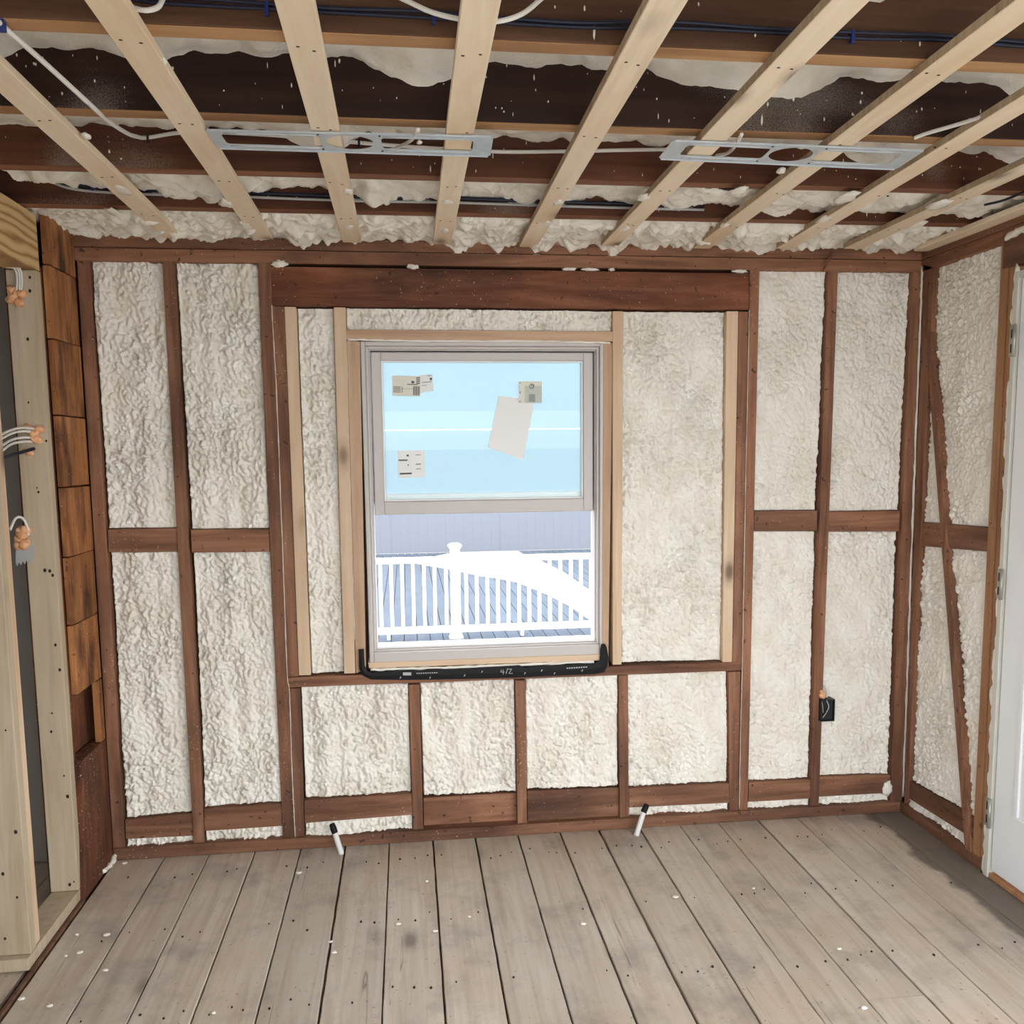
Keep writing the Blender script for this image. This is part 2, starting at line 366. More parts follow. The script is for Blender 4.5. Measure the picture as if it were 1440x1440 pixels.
def hexa(bm, a, b, bev=0.0015):
    """a: four front corners, b: the four matching back corners"""
    vs = [bm.verts.new(tuple(p)) for p in list(a) + list(b)]
    fs = [bm.faces.new([vs[i] for i in q]) for q in ((0, 1, 2, 3), (7, 6, 5, 4), (0, 4, 5, 1), (1, 5, 6, 2), (2, 6, 7, 3), (3, 7, 4, 0))]
    if bev > 0:
        es = list({e for f in fs for e in f.edges})
        bmesh.ops.bevel(bm, geom=es, offset=bev, segments=1, affect='EDGES', profile=0.5)
def quadbox(name, corners, depth, mat, parent, bev=0.0015):
    bm = bmesh.new(); a = [np.asarray(c, float) for c in corners]; d = np.asarray(depth, float)
    hexa(bm, a, [p + d for p in a], bev)
    return bm_obj(name, bm, mat, parent)
def box_bm(bm, lo, hi, bev=0.0015):
    x0, y0, z0 = lo; x1, y1, z1 = hi
    hexa(bm, [(x0, y0, z1), (x1, y0, z1), (x1, y0, z0), (x0, y0, z0)], [(x0, y1, z1), (x1, y1, z1), (x1, y1, z0), (x0, y1, z0)], bev)
def box(name, lo, hi, mat, parent=None, bev=0.0015):
    bm = bmesh.new(); box_bm(bm, lo, hi, bev); return bm_obj(name, bm, mat, parent)
def wmember(name, px, mat, parent, y=0.0, depth=0.09, bev=0.0015):
    """timber in the back wall: pixel corners TL TR BR BL of its face in the plane y"""
    return quadbox(name, [PY(u, v, y) for u, v in px], (0, depth, 0), mat, parent, bev)
def xmember(name, px, mat, parent, x=2.008, depth=0.09, bev=0.0015):
    return quadbox(name, [PX(u, v, x) for u, v in px], (depth, 0, 0), mat, parent, bev)
def spline(pts, n=8):
    P = [np.asarray(p, float) for p in pts]
    if len(P) < 3: return P
    out = []
    Q = [2 * P[0] - P[1]] + P + [2 * P[-1] - P[-2]]
    for i in range(1, len(Q) - 2):
        p0, p1, p2, p3 = Q[i - 1:i + 3]
        for k in range(n):
            t = k / n
            out.append(0.5 * (2 * p1 + (p2 - p0) * t + (2 * p0 - 5 * p1 + 4 * p2 - p3) * t * t + (3 * p1 - p0 - 3 * p2 + p3) * t ** 3))
    out.append(P[-1]); return out
def tube_geo(pts, r, sides=8, flat=1.0, wob=0.0, seed=0, smoothn=8):
    P = spline(pts, smoothn); n = len(P); verts = []; faces = []
    up = np.array([0.0, 0.0, 1.0]); rng = random.Random(seed)
    for i, p in enumerate(P):
        t = P[min(i + 1, n - 1)] - P[max(i - 1, 0)]; t = t / (np.linalg.norm(t) + 1e-9)
        ref = up if abs(t[2]) < 0.9 else np.array([1.0, 0, 0])
        a = np.cross(t, ref); a /= np.linalg.norm(a); b = np.cross(a, t)
        rr = (r[i * (len(r) - 1) // max(1, n - 1)] if isinstance(r, (list, tuple)) else r)
        for k in range(sides):
            w = 1 + wob * (rng.random() * 2 - 1); an = 2 * math.pi * k / sides
            verts.append(p + (a * math.cos(an) * rr * flat + b * math.sin(an) * rr) * w)
    for i in range(n - 1):
        for k in range(sides):
            k2 = (k + 1) % sides
            faces.append((i * sides + k, i * sides + k2, (i + 1) * sides + k2, (i + 1) * sides + k))
    faces.append(tuple(range(sides))[::-1]); faces.append(tuple((n - 1) * sides + k for k in range(sides)))
    return verts, faces
def tube(name, pts, r, mat, parent=None, **kw):
    v, f = tube_geo(pts, r, **kw); return mesh_obj(name, v, f, mat, parent, smooth=True)
def blob_geo(c, rad, seed=0, sub=3, amp=0.25, freq=2.2):
    bm = bmesh.new(); bmesh.ops.create_icosphere(bm, subdivisions=sub, radius=1.0)
    from mathutils import noise
    vs = []
    for v in bm.verts:
        p = v.co; k = 1 + amp * noise.noise(p * freq + Vector((seed * 3.1, seed * 1.7, seed)))
        vs.append(np.array([c[0] + p.x * rad[0] * k, c[1] + p.y * rad[1] * k, c[2] + p.z * rad[2] * k]))
    bm.verts.index_update(); fs = [tuple(v.index for v in f.verts) for f in bm.faces]; bm.free(); return vs, fs
def blob(name, c, rad, mat, parent=None, seed=0, sub=3, amp=0.25, freq=2.2):
    v, f = blob_geo(c, rad, seed, sub, amp, freq); return mesh_obj(name, v, f, mat, parent, smooth=True)
class Join:
    def __init__(s): s.v = []; s.f = []
    def add(s, v, f):
        n = len(s.v); s.v += list(v); s.f += [tuple(i + n for i in q) for q in f]
def foam_panel(name, corners, normal, mat, parent, res=0.0042, recess=0.018, seed=0, fold=0.010, peb=0.0045, vertical=True, edge=0.012):
    TL, TR, BR, BL = [np.asarray(c, float) for c in corners]; nrm = np.asarray(normal, float)
    W = (np.linalg.norm(TR - TL) + np.linalg.norm(BR - BL)) / 2; H = (np.linalg.norm(BL - TL) + np.linalg.norm(BR - TR)) / 2
    nx = max(4, int(W / res)); ny = max(4, int(H / res))
    s = np.linspace(0, 1, nx + 1); t = np.linspace(0, 1, ny + 1); S, T = np.meshgrid(s, t)
    P = (TL[None, None] * ((1 - S) * (1 - T))[..., None] + TR * (S * (1 - T))[..., None] + BR * (S * T)[..., None] + BL * ((1 - S) * T)[..., None])
    a = S * W + seed * 1.37; b = T * H + seed * 2.11
    sx, sz = (16.0, 3.6) if vertical else (7.0, 9.0)
    wx = a + 0.010 * pn(a * 22, b * 22, seed + 5); wz = b + 0.010 * pn(a * 22, b * 22, seed + 6)
    d = fold * pn(wx * sx, wz * sz, seed) + fold * 0.6 * pn(a * 6, b * 3.5, seed + 1)
    mod = 0.55 + 0.9 * np.clip(pn(a * 5, b * 4, seed + 9) + 0.45, 0, 1.1)
    d = d + peb * mod * (np.abs(pn(wx * 48, wz * 34, seed + 2)) * 2.4 - 0.8)
    d = d + peb * 0.75 * mod * (np.abs(pn(wx * 92, wz * 70, seed + 3)) * 2.4 - 0.8)
    dist = np.minimum(np.minimum(S, 1 - S) * W, np.minimum(T, 1 - T) * H)
    e = np.clip(dist / edge, 0, 1); e = e * e * (3 - 2 * e)
    ragged = 0.006 * pn(a * 40, b * 40, seed + 4)
    off = -recess + d * (0.35 + 0.65 * e) + (1 - e) * (0.004 + ragged)
    off = np.minimum(off, 0.006)
    border = (S <= 0) | (S >= 1) | (T <= 0) | (T >= 1)
    off = np.where(border, -recess - 0.03, off)
    P = P + nrm[None, None] * off[..., None]
    V = P.reshape(-1, 3); idx = np.arange((nx + 1) * (ny + 1)).reshape(ny + 1, nx + 1)
    Fq = np.stack([idx[:-1, :-1], idx[1:, :-1], idx[1:, 1:], idx[:-1, 1:]], -1).reshape(-1, 4)
    me = bpy.data.meshes.new(name); me.from_pydata(V.tolist(), [], Fq.tolist()); me.update()
    me.materials.append(MAT[mat]); me.polygons.foreach_set('use_smooth', [True] * len(me.polygons))
    o = bpy.data.objects.new(name, me); COL.objects.link(o); o.parent = parent
    return o

# ================================================================== FLOOR
XL, XR = -1.122, 2.008
floor = thing('floor', 'old worn wide plank floor, grey brown with dark gaps', 'floor', kind='structure')
gaps = [-1.118, -0.940, -0.777, -0.608, -0.437, -0.269, -0.100, 0.069, 0.235, 0.403, 0.572, 0.730, 0.896, 1.062, 1.223, 1.393, 1.560, 1.724, 1.885, 2.10]
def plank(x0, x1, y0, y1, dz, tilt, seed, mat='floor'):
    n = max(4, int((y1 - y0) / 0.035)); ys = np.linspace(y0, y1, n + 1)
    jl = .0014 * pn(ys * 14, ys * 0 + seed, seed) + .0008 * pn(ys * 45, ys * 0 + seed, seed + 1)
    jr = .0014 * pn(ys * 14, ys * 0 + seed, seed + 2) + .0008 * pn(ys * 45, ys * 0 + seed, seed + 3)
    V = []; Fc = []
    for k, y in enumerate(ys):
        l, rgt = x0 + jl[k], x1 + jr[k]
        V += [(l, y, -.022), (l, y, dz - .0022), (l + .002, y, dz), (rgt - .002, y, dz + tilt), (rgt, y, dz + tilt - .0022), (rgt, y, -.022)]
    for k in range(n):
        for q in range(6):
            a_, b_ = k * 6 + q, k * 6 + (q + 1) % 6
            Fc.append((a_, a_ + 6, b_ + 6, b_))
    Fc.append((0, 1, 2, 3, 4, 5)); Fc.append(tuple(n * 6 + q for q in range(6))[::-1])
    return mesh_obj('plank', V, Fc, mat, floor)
wide = {1: .005, 2: .004, 3: .005, 4: .005, 5: .0075, 6: .0045, 7: .006, 8: .0065, 9: .005, 10: .0065, 11: .0085, 12: .006, 13: .0028, 14: .0025, 15: .0075}
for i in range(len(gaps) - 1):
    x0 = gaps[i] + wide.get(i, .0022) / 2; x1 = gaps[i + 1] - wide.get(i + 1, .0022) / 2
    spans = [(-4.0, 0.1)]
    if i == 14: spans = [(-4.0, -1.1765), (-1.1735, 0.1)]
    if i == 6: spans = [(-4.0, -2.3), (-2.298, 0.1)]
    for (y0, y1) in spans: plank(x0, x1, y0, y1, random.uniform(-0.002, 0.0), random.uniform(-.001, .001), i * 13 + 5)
box('subfloor', (-2.2, -4.0, -0.05), (2.1, 0.1, -0.0235), 'sheath', floor, 0)
for i in range(6):   # floor of the neighbouring room, a little lower
    x0 = -1.155 - 0.17 * (i + 1)
    box('plank', (x0, -4.0, -0.022), (x0 + 0.167, 0.1, -0.006), 'floor', floor)
# nail holes in rows over the joists
J = Join(); rng = random.Random(3)
for row in range(9):
    yy = -0.16 - 0.406 * row
    for i in range(len(gaps) - 1):
        w = gaps[i + 1] - gaps[i]
        for fx in (0.2, 0.52, 0.8):
            if rng.random() < 0.4: continue
            cx = gaps[i] + w * (fx + rng.uniform(-.06, .06)); cy = yy + rng.uniform(-.035, .035); r = rng.uniform(0.0018, 0.0038)
            J.add([(cx + r * math.cos(k * 1.0472), cy + 1.3 * r * math.sin(k * 1.0472), 0.0012) for k in range(6)] +
                  [(cx + r * math.cos(k * 1.0472), cy + 1.3 * r * math.sin(k * 1.0472), -0.004) for k in range(6)],
                  [(0, 1, 2, 3, 4, 5)] + [(k, k + 6, (k + 1) % 6 + 6, (k + 1) % 6) for k in range(6)])
o = mesh_obj('nail_hole', J.v, J.f, 'knot', floor); o['kind'] = 'stuff'
# crumbs of foam and plaster on the boards
J = Join()
crumb_px = [(150, 1315), (108, 1315), (92, 1345), (112, 1340), (70, 1415), (30, 1405), (148, 1365), (120, 1210), (135, 1200), (175, 1214), (345, 1190), (420, 1228), (600, 1240), (660, 1290), (820, 1300), (950, 1262), (1180, 1335), (1215, 1418), (560, 1300), (465, 1325), (470, 1340), (612, 1310), (1060, 1250), (300, 1425)]
for k, (u, v) in enumerate(crumb_px):
    p = PZ(u, v, 0.0); r = rng.uniform(0.004, 0.009)
    vv, ff = blob_geo((p[0], p[1], 0.002), (r * 1.3, r, 0.003), k, 2, 0.5); J.add(vv, ff)
o = mesh_obj('foam_crumb', J.v, J.f, 'foam', floor, True); o['kind'] = 'stuff'

# ================================================================== BACK WALL
wb = thing('wall_back', 'stud wall with dark old timbers and cream spray foam between them around the window', 'wall', kind='structure')
Z1, Z2, Z3 = 2.182, 2.228, 2.270
box('top_plate', (XL - .02, 0.002, Z2 + .001), (XR + 0.09, 0.09, Z3), 'old_x', wb)
box('top_plate', (XL - .02, -0.001, Z1), (XR + 0.09, 0.09, Z2 - .0015), 'old_x', wb)
quadbox('sole_plate', [(XL, -0.012, 0.046), (XR, -0.012, 0.042), (XR, -0.012, 0.0), (XL, -0.012, 0.0)], (0, 0.10, 0), 'old_x', wb)
studs = [
    ([(107.5, 359), (125, 359.5), (176, 1203), (159.5, 1203)], 'old_z', 0.0),
    ([(227.8, 360), (243.7, 360), (288, 1192), (272.5, 1193)], 'old_z', 0.0),
    ([(362, 362), (381, 362), (414.5, 1184), (398, 1185)], 'old_z', 0.0),
    ([(382.5, 430), (400, 431), (420, 951), (405, 952)], 'old_z', 0.002),
    ([(407.5, 968), (421.5, 968), (428.5, 1184), (415.3, 1184)], 'old_z', 0.002),
    ([(1039, 438), (1052.4, 438), (1043.6, 932), (1029.8, 933)], 'old_z', 0.003),
    ([(1025, 945), (1041.6, 944), (1038.6, 1146), (1026, 1146)], 'old_z', 0.003),
    ([(1054.7, 376), (1068.4, 376), (1051.3, 1145), (1039.8, 1145)], 'old_z', 0.0),
    ([(1165, 377), (1178.7, 377), (1151.2, 1141), (1139, 1142)], 'old_z', 0.0),
    ([(1284, 377), (1297.5, 377), (1268.5, 1135), (1252, 1136)], 'old_z', 0.0),
    ([(574.7, 963), (590, 962.5), (595.5, 1175), (581, 1176)], 'old_z', 0.002),
    ([(724.7, 957), (738.5, 957), (741.5, 1166), (728, 1166)], 'old_z', 0.002),
    ([(870.5, 950), (883, 949.5), (884.3, 1157), (871.6, 1157)], 'old_z', 0.002)]
for px, mt, y in studs: wmember('stud', px, mt, wb, y)
wmember('header', [(381.5, 374.5), (1053.3, 384.4), (1053.3, 436), (382.3, 429.7)], 'header', wb, -0.001)
wmember('window_sill_beam', [(405.6, 952.6), (1043, 931), (1043, 943), (405.6, 967)], 'old_x', wb, -0.001)
for px in ([(400, 431), (416, 431.5), (437, 949.5), (420.3, 950)], [(469, 432), (486, 432), (499.5, 947), (484, 947.5)],
           [(861.7, 437.5), (876.7, 437.5), (874, 934.5), (861.7, 935)], [(1022, 437.5), (1038.5, 437.5), (1029.5, 931), (1016, 931.5)]):
    wmember('stud', px, 'pine_z', wb, -0.002)
for px in ([(487.5, 479), (506, 480), (514.5, 941), (500.5, 947)], [(848.5, 482), (862, 482), (855.5, 943), (846.5, 942)]):
    wmember('trimmer_stud', px, 'trim_z', wb, 0.006)
wmember('window_head_board', [(486.5, 463.5), (862, 466), (862, 480), (486.5, 477.5)], 'trim_x', wb, 0.0)
wmember('window_sill_board', [(517.5, 932), (844, 920), (844, 928.8), (519, 939.8)], 'pine_x', wb, 0.004)
for px, y in (([(151.4, 744.3), (251, 742.6), (251.5, 775.5), (152.5, 776.6)], .006), ([(268, 745), (378.7, 744.3), (379.5, 776), (269.5, 777)], .006),
           ([(1061, 718.8), (1149.8, 718), (1149, 747), (1060.5, 747)], .004), ([(1163.9, 719.9), (1266, 718), (1264.5, 747), (1162.5, 747.7)], .004),
           ([(175.7, 1153), (270.8, 1144), (272, 1175.4), (176.8, 1180)], .006), ([(286.4, 1138), (396.8, 1129.6), (398, 1161.5), (287.6, 1168.8)], .006),
           ([(427.6, 1125.7), (578.8, 1116), (580.2, 1145.8), (428.5, 1157.6)], .004), ([(595.3, 1122), (727.2, 1115), (728, 1159.5), (596, 1168)], .035),
           ([(741.3, 1112.5), (870.8, 1107.6), (871.6, 1152), (742, 1159)], .018), ([(884, 1108.7), (1025.2, 1101.5), (1026, 1129), (884.6, 1135.8)], .004),
           ([(1053, 1100), (1140, 1096.5), (1140, 1123), (1052.4, 1127.9)], .004), ([(1151.8, 1092.8), (1252.5, 1090), (1250, 1115), (1151.6, 1120.6)], .004)):
    wmember('blocking', px, 'old_x', wb, y, 0.085 - y)
# sheathing outside, round the window hole
for lo, hi in (((XL - .2, .095, -.3), (-.158, .115, 2.5)), ((.756, .095, -.3), (XR + .12, .115, 2.5)), ((-.158, .095, -.3), (.756, .115, .708)), ((-.158, .095, 1.916), (.756, .115, 2.5))):
    box('sheathing', lo, hi, 'sheath', wb, 0)
foam_q = [
    ([(125, 360), (228, 361), (251, 743.5), (151, 744.5)], 0), ([(244, 361), (362, 363), (379, 744.5), (267.5, 745.5)], 0),
    ([(152.5, 776.5), (251.5, 775.5), (271.5, 1144.5), (175, 1153.5)], 0), ([(269.5, 776.5), (379.5, 775.5), (397.5, 1130), (286, 1138.5)], 0),
    ([(176.8, 1180), (272.3, 1175), (272.6, 1192), (177.5, 1200)], 1), ([(288, 1168.5), (398, 1161.5), (398.3, 1183), (288.4, 1191)], 1),
    ([(416, 431), (469, 431.5), (484, 948), (437, 950)], 0), ([(486, 431), (862, 436), (862, 466.5), (486, 464)], 2),
    ([(876.5, 436), (1022, 437), (1016, 931), (874, 934)], 0),
    ([(421.5, 966), (575, 961.5), (579, 1116.5), (428, 1126)], 0), ([(590, 961), (725, 956), (727.3, 1115.5), (595.5, 1122.5)], 0),
    ([(738.5, 955), (870.5, 949), (870.8, 1108), (741.5, 1113)], 0), ([(883, 948), (1025, 943), (1025.3, 1102), (884, 1109)], 0),
    ([(428.5, 1157.5), (580.2, 1145.5), (581, 1175), (428.6, 1184)], 1), ([(884.5, 1135.5), (1026, 1128.5), (1026, 1146), (884.5, 1154)], 1),
    ([(1052.4, 1127.5), (1140, 1122.5), (1139.2, 1142), (1051.5, 1146)], 1), ([(1151.6, 1120.4), (1251, 1114.5), (1252, 1136), (1151.3, 1141)], 1),
    ([(1068.2, 377), (1165, 378), (1150, 718.5), (1061, 719.3)], 0), ([(1178.6, 377), (1284, 378), (1266.3, 718.5), (1164, 720.3)], 0),
    ([(1060.5, 746.5), (1149.5, 746.5), (1140, 1097), (1053, 1100.5)], 0), ([(1162.4, 747.5), (1264.6, 746.5), (1252.5, 1090.5), (1151.8, 1093.3)], 0)]
for k, (px, kind) in enumerate(foam_q):
    right = k >= 16 or k == 8
    foam_panel('foam_panel', [PY(u, v, 0.0) for u, v in px], (0, -1, 0), 'foam' if kind == 1 else 'foam', wb, seed=11 + k * 7,
               recess=(0.020 if kind == 0 else 0.013), fold=(0.016 if k == 8 else 0.011 if right else 0.016), peb=(0.010 if k == 8 else 0.0078 if right else 0.0095), vertical=(kind == 0 and (not right or k == 8)))
# beads of foam squeezed out of the cracks
def bead(name, pts, r, parent, seed=0, mat='foam'):
    return tube(name, pts, r, mat, parent, sides=6, wob=0.45, seed=seed, smoothn=14)
bead('foam_bead', [PY(u, v, -0.001) for u, v in ((382, 429), (389, 560), (396, 740), (403.5, 940), (407, 975), (411, 1090), (415, 1178))], 0.0022, wb, 1, 'foam_dirty')
bead('foam_bead', [PY(u, v, -0.001) for u, v in ((1053.6, 436), (1051, 560), (1048, 700), (1044.5, 900), (1042, 1000), (1039.5, 1138))], 0.0019, wb, 2, 'foam_dirty')
bead('foam_bead', [PY(u, v, -0.006) for u, v in ((1297.5, 374), (1294.5, 450), (1288, 620), (1282, 780), (1276, 960), (1270, 1120))], 0.005, wb, 3, 'foam')
for k, (u, v, rx, rz) in enumerate([(393, 371, .03, .013), (581, 375.5, .022, .009), (860, 379, .012, .006), (800, 378.5, .028, .006), (830, 379, .03, .006), (1040, 381.5, .03, .007), (1248, 1108, .02, .03)]):
    p = PY(u, v, 0.002); blob('foam_lump', p, (rx, .012, rz), 'foam', wb, k, 3, 0.5)
bead('foam_bead', [PY(u, v, 0.004) for u, v in ((521, 941.5), (600, 939.5), (700, 936), (835, 930.5))], 0.006, wb, 4, 'foam')
bead('foam_bead', [PY(u, v, 0.002) for u, v in ((489, 477.5), (600, 479.5), (740, 480), (858, 482))], 0.004, wb, 5)
bead('foam_bead', [PY(u, v, 0.0) for u, v in ((487, 480), (490, 600), (494, 740), (499, 900))], 0.0018, wb, 6, 'foam_dirty')

# ================================================================== RIGHT WALL
wr = thing('wall_right', 'side stud wall with a diagonal brace, spray foam and studs beside the door', 'wall', kind='structure')
def yz(name, y0, y1, z0, z1, mat, x=XR, d=0.09, parent=None, bev=.0015): return box(name, (x, y0, z0), (x + d, y1, z1), mat, parent or wr, bev)
yz('top_plate', -3.5, -0.001, Z2 + .001, Z3, 'old_y'); yz('top_plate', -0.478, -0.003, Z1, Z2 - .001, 'old_y')
yz('sole_plate', -0.548, -0.013, 0, 0.042, 'old_y', XR - .004)
xmember('stud', [(1299, 372), (1314, 376), (1276, 1128), (1271, 1132)], 'old_z', wr)
xmember('stud', [(1408.5, 344), (1419, 344), (1376.6, 1211.5), (1367, 1201)], 'right_trim', wr)
xmember('stud', [(1420, 376), (1428.5, 373), (1386.5, 1221.5), (1377.4, 1212)], 'right_trim', wr, 2.014, .084)
yz('header', -1.62, -0.481, 2.098, Z2 - .001, 'old_y', XR - 0.002)
xmember('blocking', [(1289, 734), (1393, 742), (1389, 775.6), (1288, 767)], 'old_y', wr, 2.013, .07)
xmember('blocking', [(1276.5, 1097), (1369, 1149), (1368, 1180), (1275, 1121)], 'old_y', wr, 2.013, .07)
a0 = PX(1303, 450, 2.004); a1 = PX(1361, 1196, 2.004)
w = 0.019
quadbox('diagonal_brace', [a0 + (0, w, .01), a0 + (0, -w, -.01), a1 + (0, -w, -.0), a1 + (0, w, 0)], (.05, 0, 0), 'old_z', wr)
for k, px in enumerate(([(1312, 373), (1409, 342), (1393, 743), (1289, 735)], [(1287.5, 766), (1389.5, 775), (1369, 1150), (1276.5, 1098)], [(1275, 1120), (1368, 1179), (1367, 1203), (1273, 1134)])):
    foam_panel('foam_panel', [PX(u, v, XR) for u, v in px], (-1, 0, 0), 'foam', wr, seed=301 + k * 5, recess=.018, fold=.009, peb=.006, vertical=False)
# foam squeezed round the door frame
J = Join(); rng = random.Random(5)
for k in range(34):
    z = 0.04 + k * 0.061
    if 1.12 < z < 1.24 or 0.2 < z < 0.30 or 1.80 < z < 1.92: continue
    if rng.random() < 0.12: continue
    vv, ff = blob_geo((XR - 0.002, -0.556 + rng.uniform(-.004, .006), z), (.010, rng.uniform(.008, .017), rng.uniform(.034, .05)), k, 2, 0.5); J.add(vv, ff)
mesh_obj('foam_bead', J.v, J.f, 'foam', wr, True)
tube('foam_bead', [(XR - .003, -0.50, 2.196), (XR - .008, -.60, 2.205), (XR - .006, -.78, 2.20)], .011, 'foam', wr, sides=7, wob=.3, seed=4)
for lo, hi in (((2.103, -.565, -.3), (2.123, .1, 2.5)), ((2.103, -1.72, -.3), (2.123, -1.52, 2.5)), ((2.103, -4.0, 2.1), (2.123, -1.72, 2.5)), ((2.103, -1.52, 2.1), (2.123, -.565, 2.5))): box('sheathing', lo, hi, 'sheath', wr, 0)
for y in (-1.56, -1.67): yz('stud', y - .044, y, .042, Z2, 'old_z')
yz('header', -3.9, -1.63, 2.098, Z2 - .001, 'old_y')
yz('sole_plate', -1.72, -1.53, 0, .042, 'old_y')
# unseen panel behind the camera, added so daylight enters from the door side
wf = thing('light_blocker', 'unseen grey panel added to block daylight on the open side of the room', 'wall', kind='structure')
box('wall_panel', (-2.0, -4.02, 0), (-0.27, -4.0, 2.27), 'drywall', wf, 0)

# ------------------------------------------------------------------ door
door = thing('door_1', 'white panel door with steel hinges in a primed frame, closed', 'door', (XR, -1.05, 0), kind='structure')
JX = 1.992
bm = bmesh.new(); box_bm(bm, (JX, -0.584, -0.0), (2.10, -0.562, 2.072), .002); bm_obj('jamb', bm, 'jamb', door)
box('jamb', (JX, -1.52, -0.0), (2.10, -1.499, 2.072), 'jamb', door); box('head_jamb', (JX, -1.499, 2.052), (2.10, -0.584, 2.072), 'jamb', door)
box('threshold', (JX + .004, -1.499, 0.0), (2.12, -0.584, 0.020), 'right_trim', door, .003)
DX = 2.000
slab = box('door_slab', (DX, -1.497, 0.030), (DX + .044, -0.590, 2.048), 'paint_white', door, .003)
def ring_bm(bm, u0, u1, z0, z1, w, x0, x1):   # rectangular frame in the y-z plane
    for (a, b, c, d) in ((u0, u1, z1 - w, z1), (u0, u1, z0, z0 + w), (u0, u0 + w, z0 + w, z1 - w), (u1 - w, u1, z0 + w, z1 - w)):
        box_bm(bm, (x0, a, c), (x1, b, d), .003)
for (y0, y1) in ((-1.395, -1.075), (-1.012, -0.692)):
    for (z0, z1) in ((0.25, 0.95), (1.10, 1.62), (1.72, 1.93)):
        bm = bmesh.new(); ring_bm(bm, y0, y1, z0, z1, .022, DX - .007, DX + .004); bm_obj('panel_moulding', bm, 'paint_white', slab)
        box('raised_panel', (DX - .004, y0 + .05, z0 + .05), (DX + .004, y1 - .05, z1 - .05), 'paint_white', slab, .004)
for z in (1.850, 1.042, 0.236):
    h = box('hinge', (JX - .004, -0.5845, z - .05), (JX + .001, -0.560, z + .05), 'hinge', door, .001)
    tube('hinge_pin', [(JX - .006, -0.587, z - .052), (JX - .006, -0.587, z + .052)], .0065, 'hinge', h, sides=10)
    for dz in (-.024, .024): box('screw_plate', (JX - .0055, -0.580, z + dz - .014), (JX - .003, -0.568, z + dz + .014), 'black_plastic', h, 0)

# ================================================================== LEFT WALL
wl = thing('wall_left', 'open stud partition with pale new studs and old orange boards at the corner', 'wall', kind='structure')
seams = [2.118, 1.884, 1.639, 1.403, 1.170, 0.940]
zs = [2.275] + seams + [0.70]
for i in range(len(zs) - 1):
    zt, zb = zs[i], zs[i + 1]; e = random.uniform(-.002, .001)
    dk = 'post'
    quadbox('board', [(XL + e, -0.243, zt - .001), (XL + e, -0.012, zt + random.uniform(-.004, .004)), (XL + e, -0.012, zb + .003), (XL + e, -0.243, zb + .003)], (-.022, 0, 0), dk, wl, .002)
quadbox('board', [(XL, -0.243, .474), (XL, -0.012, .470), (XL, -0.012, .0), (XL, -0.300, .0)], (-.05, 0, 0), 'post_dark', wl, .003)
box('board', (XL - .022, -0.055, .473), (XL - .001, -0.012, .698), 'post', wl)
box('corner_post', (XL - .12, -.29, .0), (XL - .055, 0.09, 2.275), 'post_dark', wl)
box('corner_post', (XL - .054, -.262, .475), (XL - .024, -.244, 2.11), 'post_dark', wl)
tube('foam_bead', [(XL + .004, -.01, .02), (XL + .006, -.05, .012), (XL + .002, -.13, .014)], .01, 'foam', wl, sides=6, wob=.5, seed=8)
for k, (u, v, r) in enumerate(((96, 705, .008), (94, 762, .012), (97, 787, .008), (96, 748, .006))): blob('foam_lump', PX(u, v, XL - .02), (.006, r, r * 1.4), 'foam', wl, k + 20, 2, .5)
NX = -1.14
box('stud', (NX - .089, -.311, .040), (NX, -.273, 2.088), 'stud_grey', wl)
box('stud', (NX - .089, -.693, .040), (NX, -.655, 2.088), 'stud_grey', wl)
box('stud', (NX - .089, -.6535, .040), (NX - .006, -.612, 2.088), 'pine_z', wl)
J = Join(); rng = random.Random(12)
for (u, v, yy) in [(42, 390, -.3115), (42, 409, -.3115), (39, 477, -.3115), (40, 566, -.3115), (52, 686, -.3115), (54, 692, -.3115), (65, 620, -.3115), (63, 802, -.3115), (70, 803, -.3115), (74, 809, -.3115), (78, 907, -.3115), (84, 942, -.3115), (73, 1003, -.3115), (72, 1029, -.3115), (90, 1091, -.3115), (95, 1120, -.3115), (104, 1240, -.3115), (98, 1244, -.3115), (8, 1027, -.6935), (4, 1229, -.6935), (24, 1262, -.6935), (7, 1320, -.6935), (22, 1170, -.6935)]:
    p = PY(u, v, yy); rr = rng.uniform(.0025, .006)
    J.add([p + np.array([rr * math.cos(k * 1.0472), 0, 1.3 * rr * math.sin(k * 1.0472)]) for k in range(6)], [(0, 1, 2, 3, 4, 5)])
mesh_obj('nail_hole', J.v, J.f, 'knot', wl)['kind'] = 'stuff'
box('sole_plate', (NX - .089, -.715, .0), (NX, -.273, .038), 'stud_grey', wl)
box('beam', (NX - .089, -2.3, 2.090), (NX, -.277, 2.264), 'beam', wl)
box('old_sole', (NX + .002, -2.4, -.02), (NX + .017, -.30, .004), 'sheath', wl, .003)
# neighbouring room behind the partition; unseen end panel added to keep daylight out
nr = thing('wall_behind_left', 'grey wall of the neighbouring room seen between the left studs, closed by an unseen added panel', 'wall', kind='structure')
box('wall_panel', (-2.02, -2.2, 0), (-2.0, 0.1, 2.3), 'drywall', nr, 0); box('wall_panel', (-2.0, 0.02, 0), (XL - .121, 0.1, 2.27), 'drywall', nr, 0); box('wall_panel', (-2.0, -2.2, 0), (NX - .12, -2.15, 2.3), 'drywall', nr, 0)

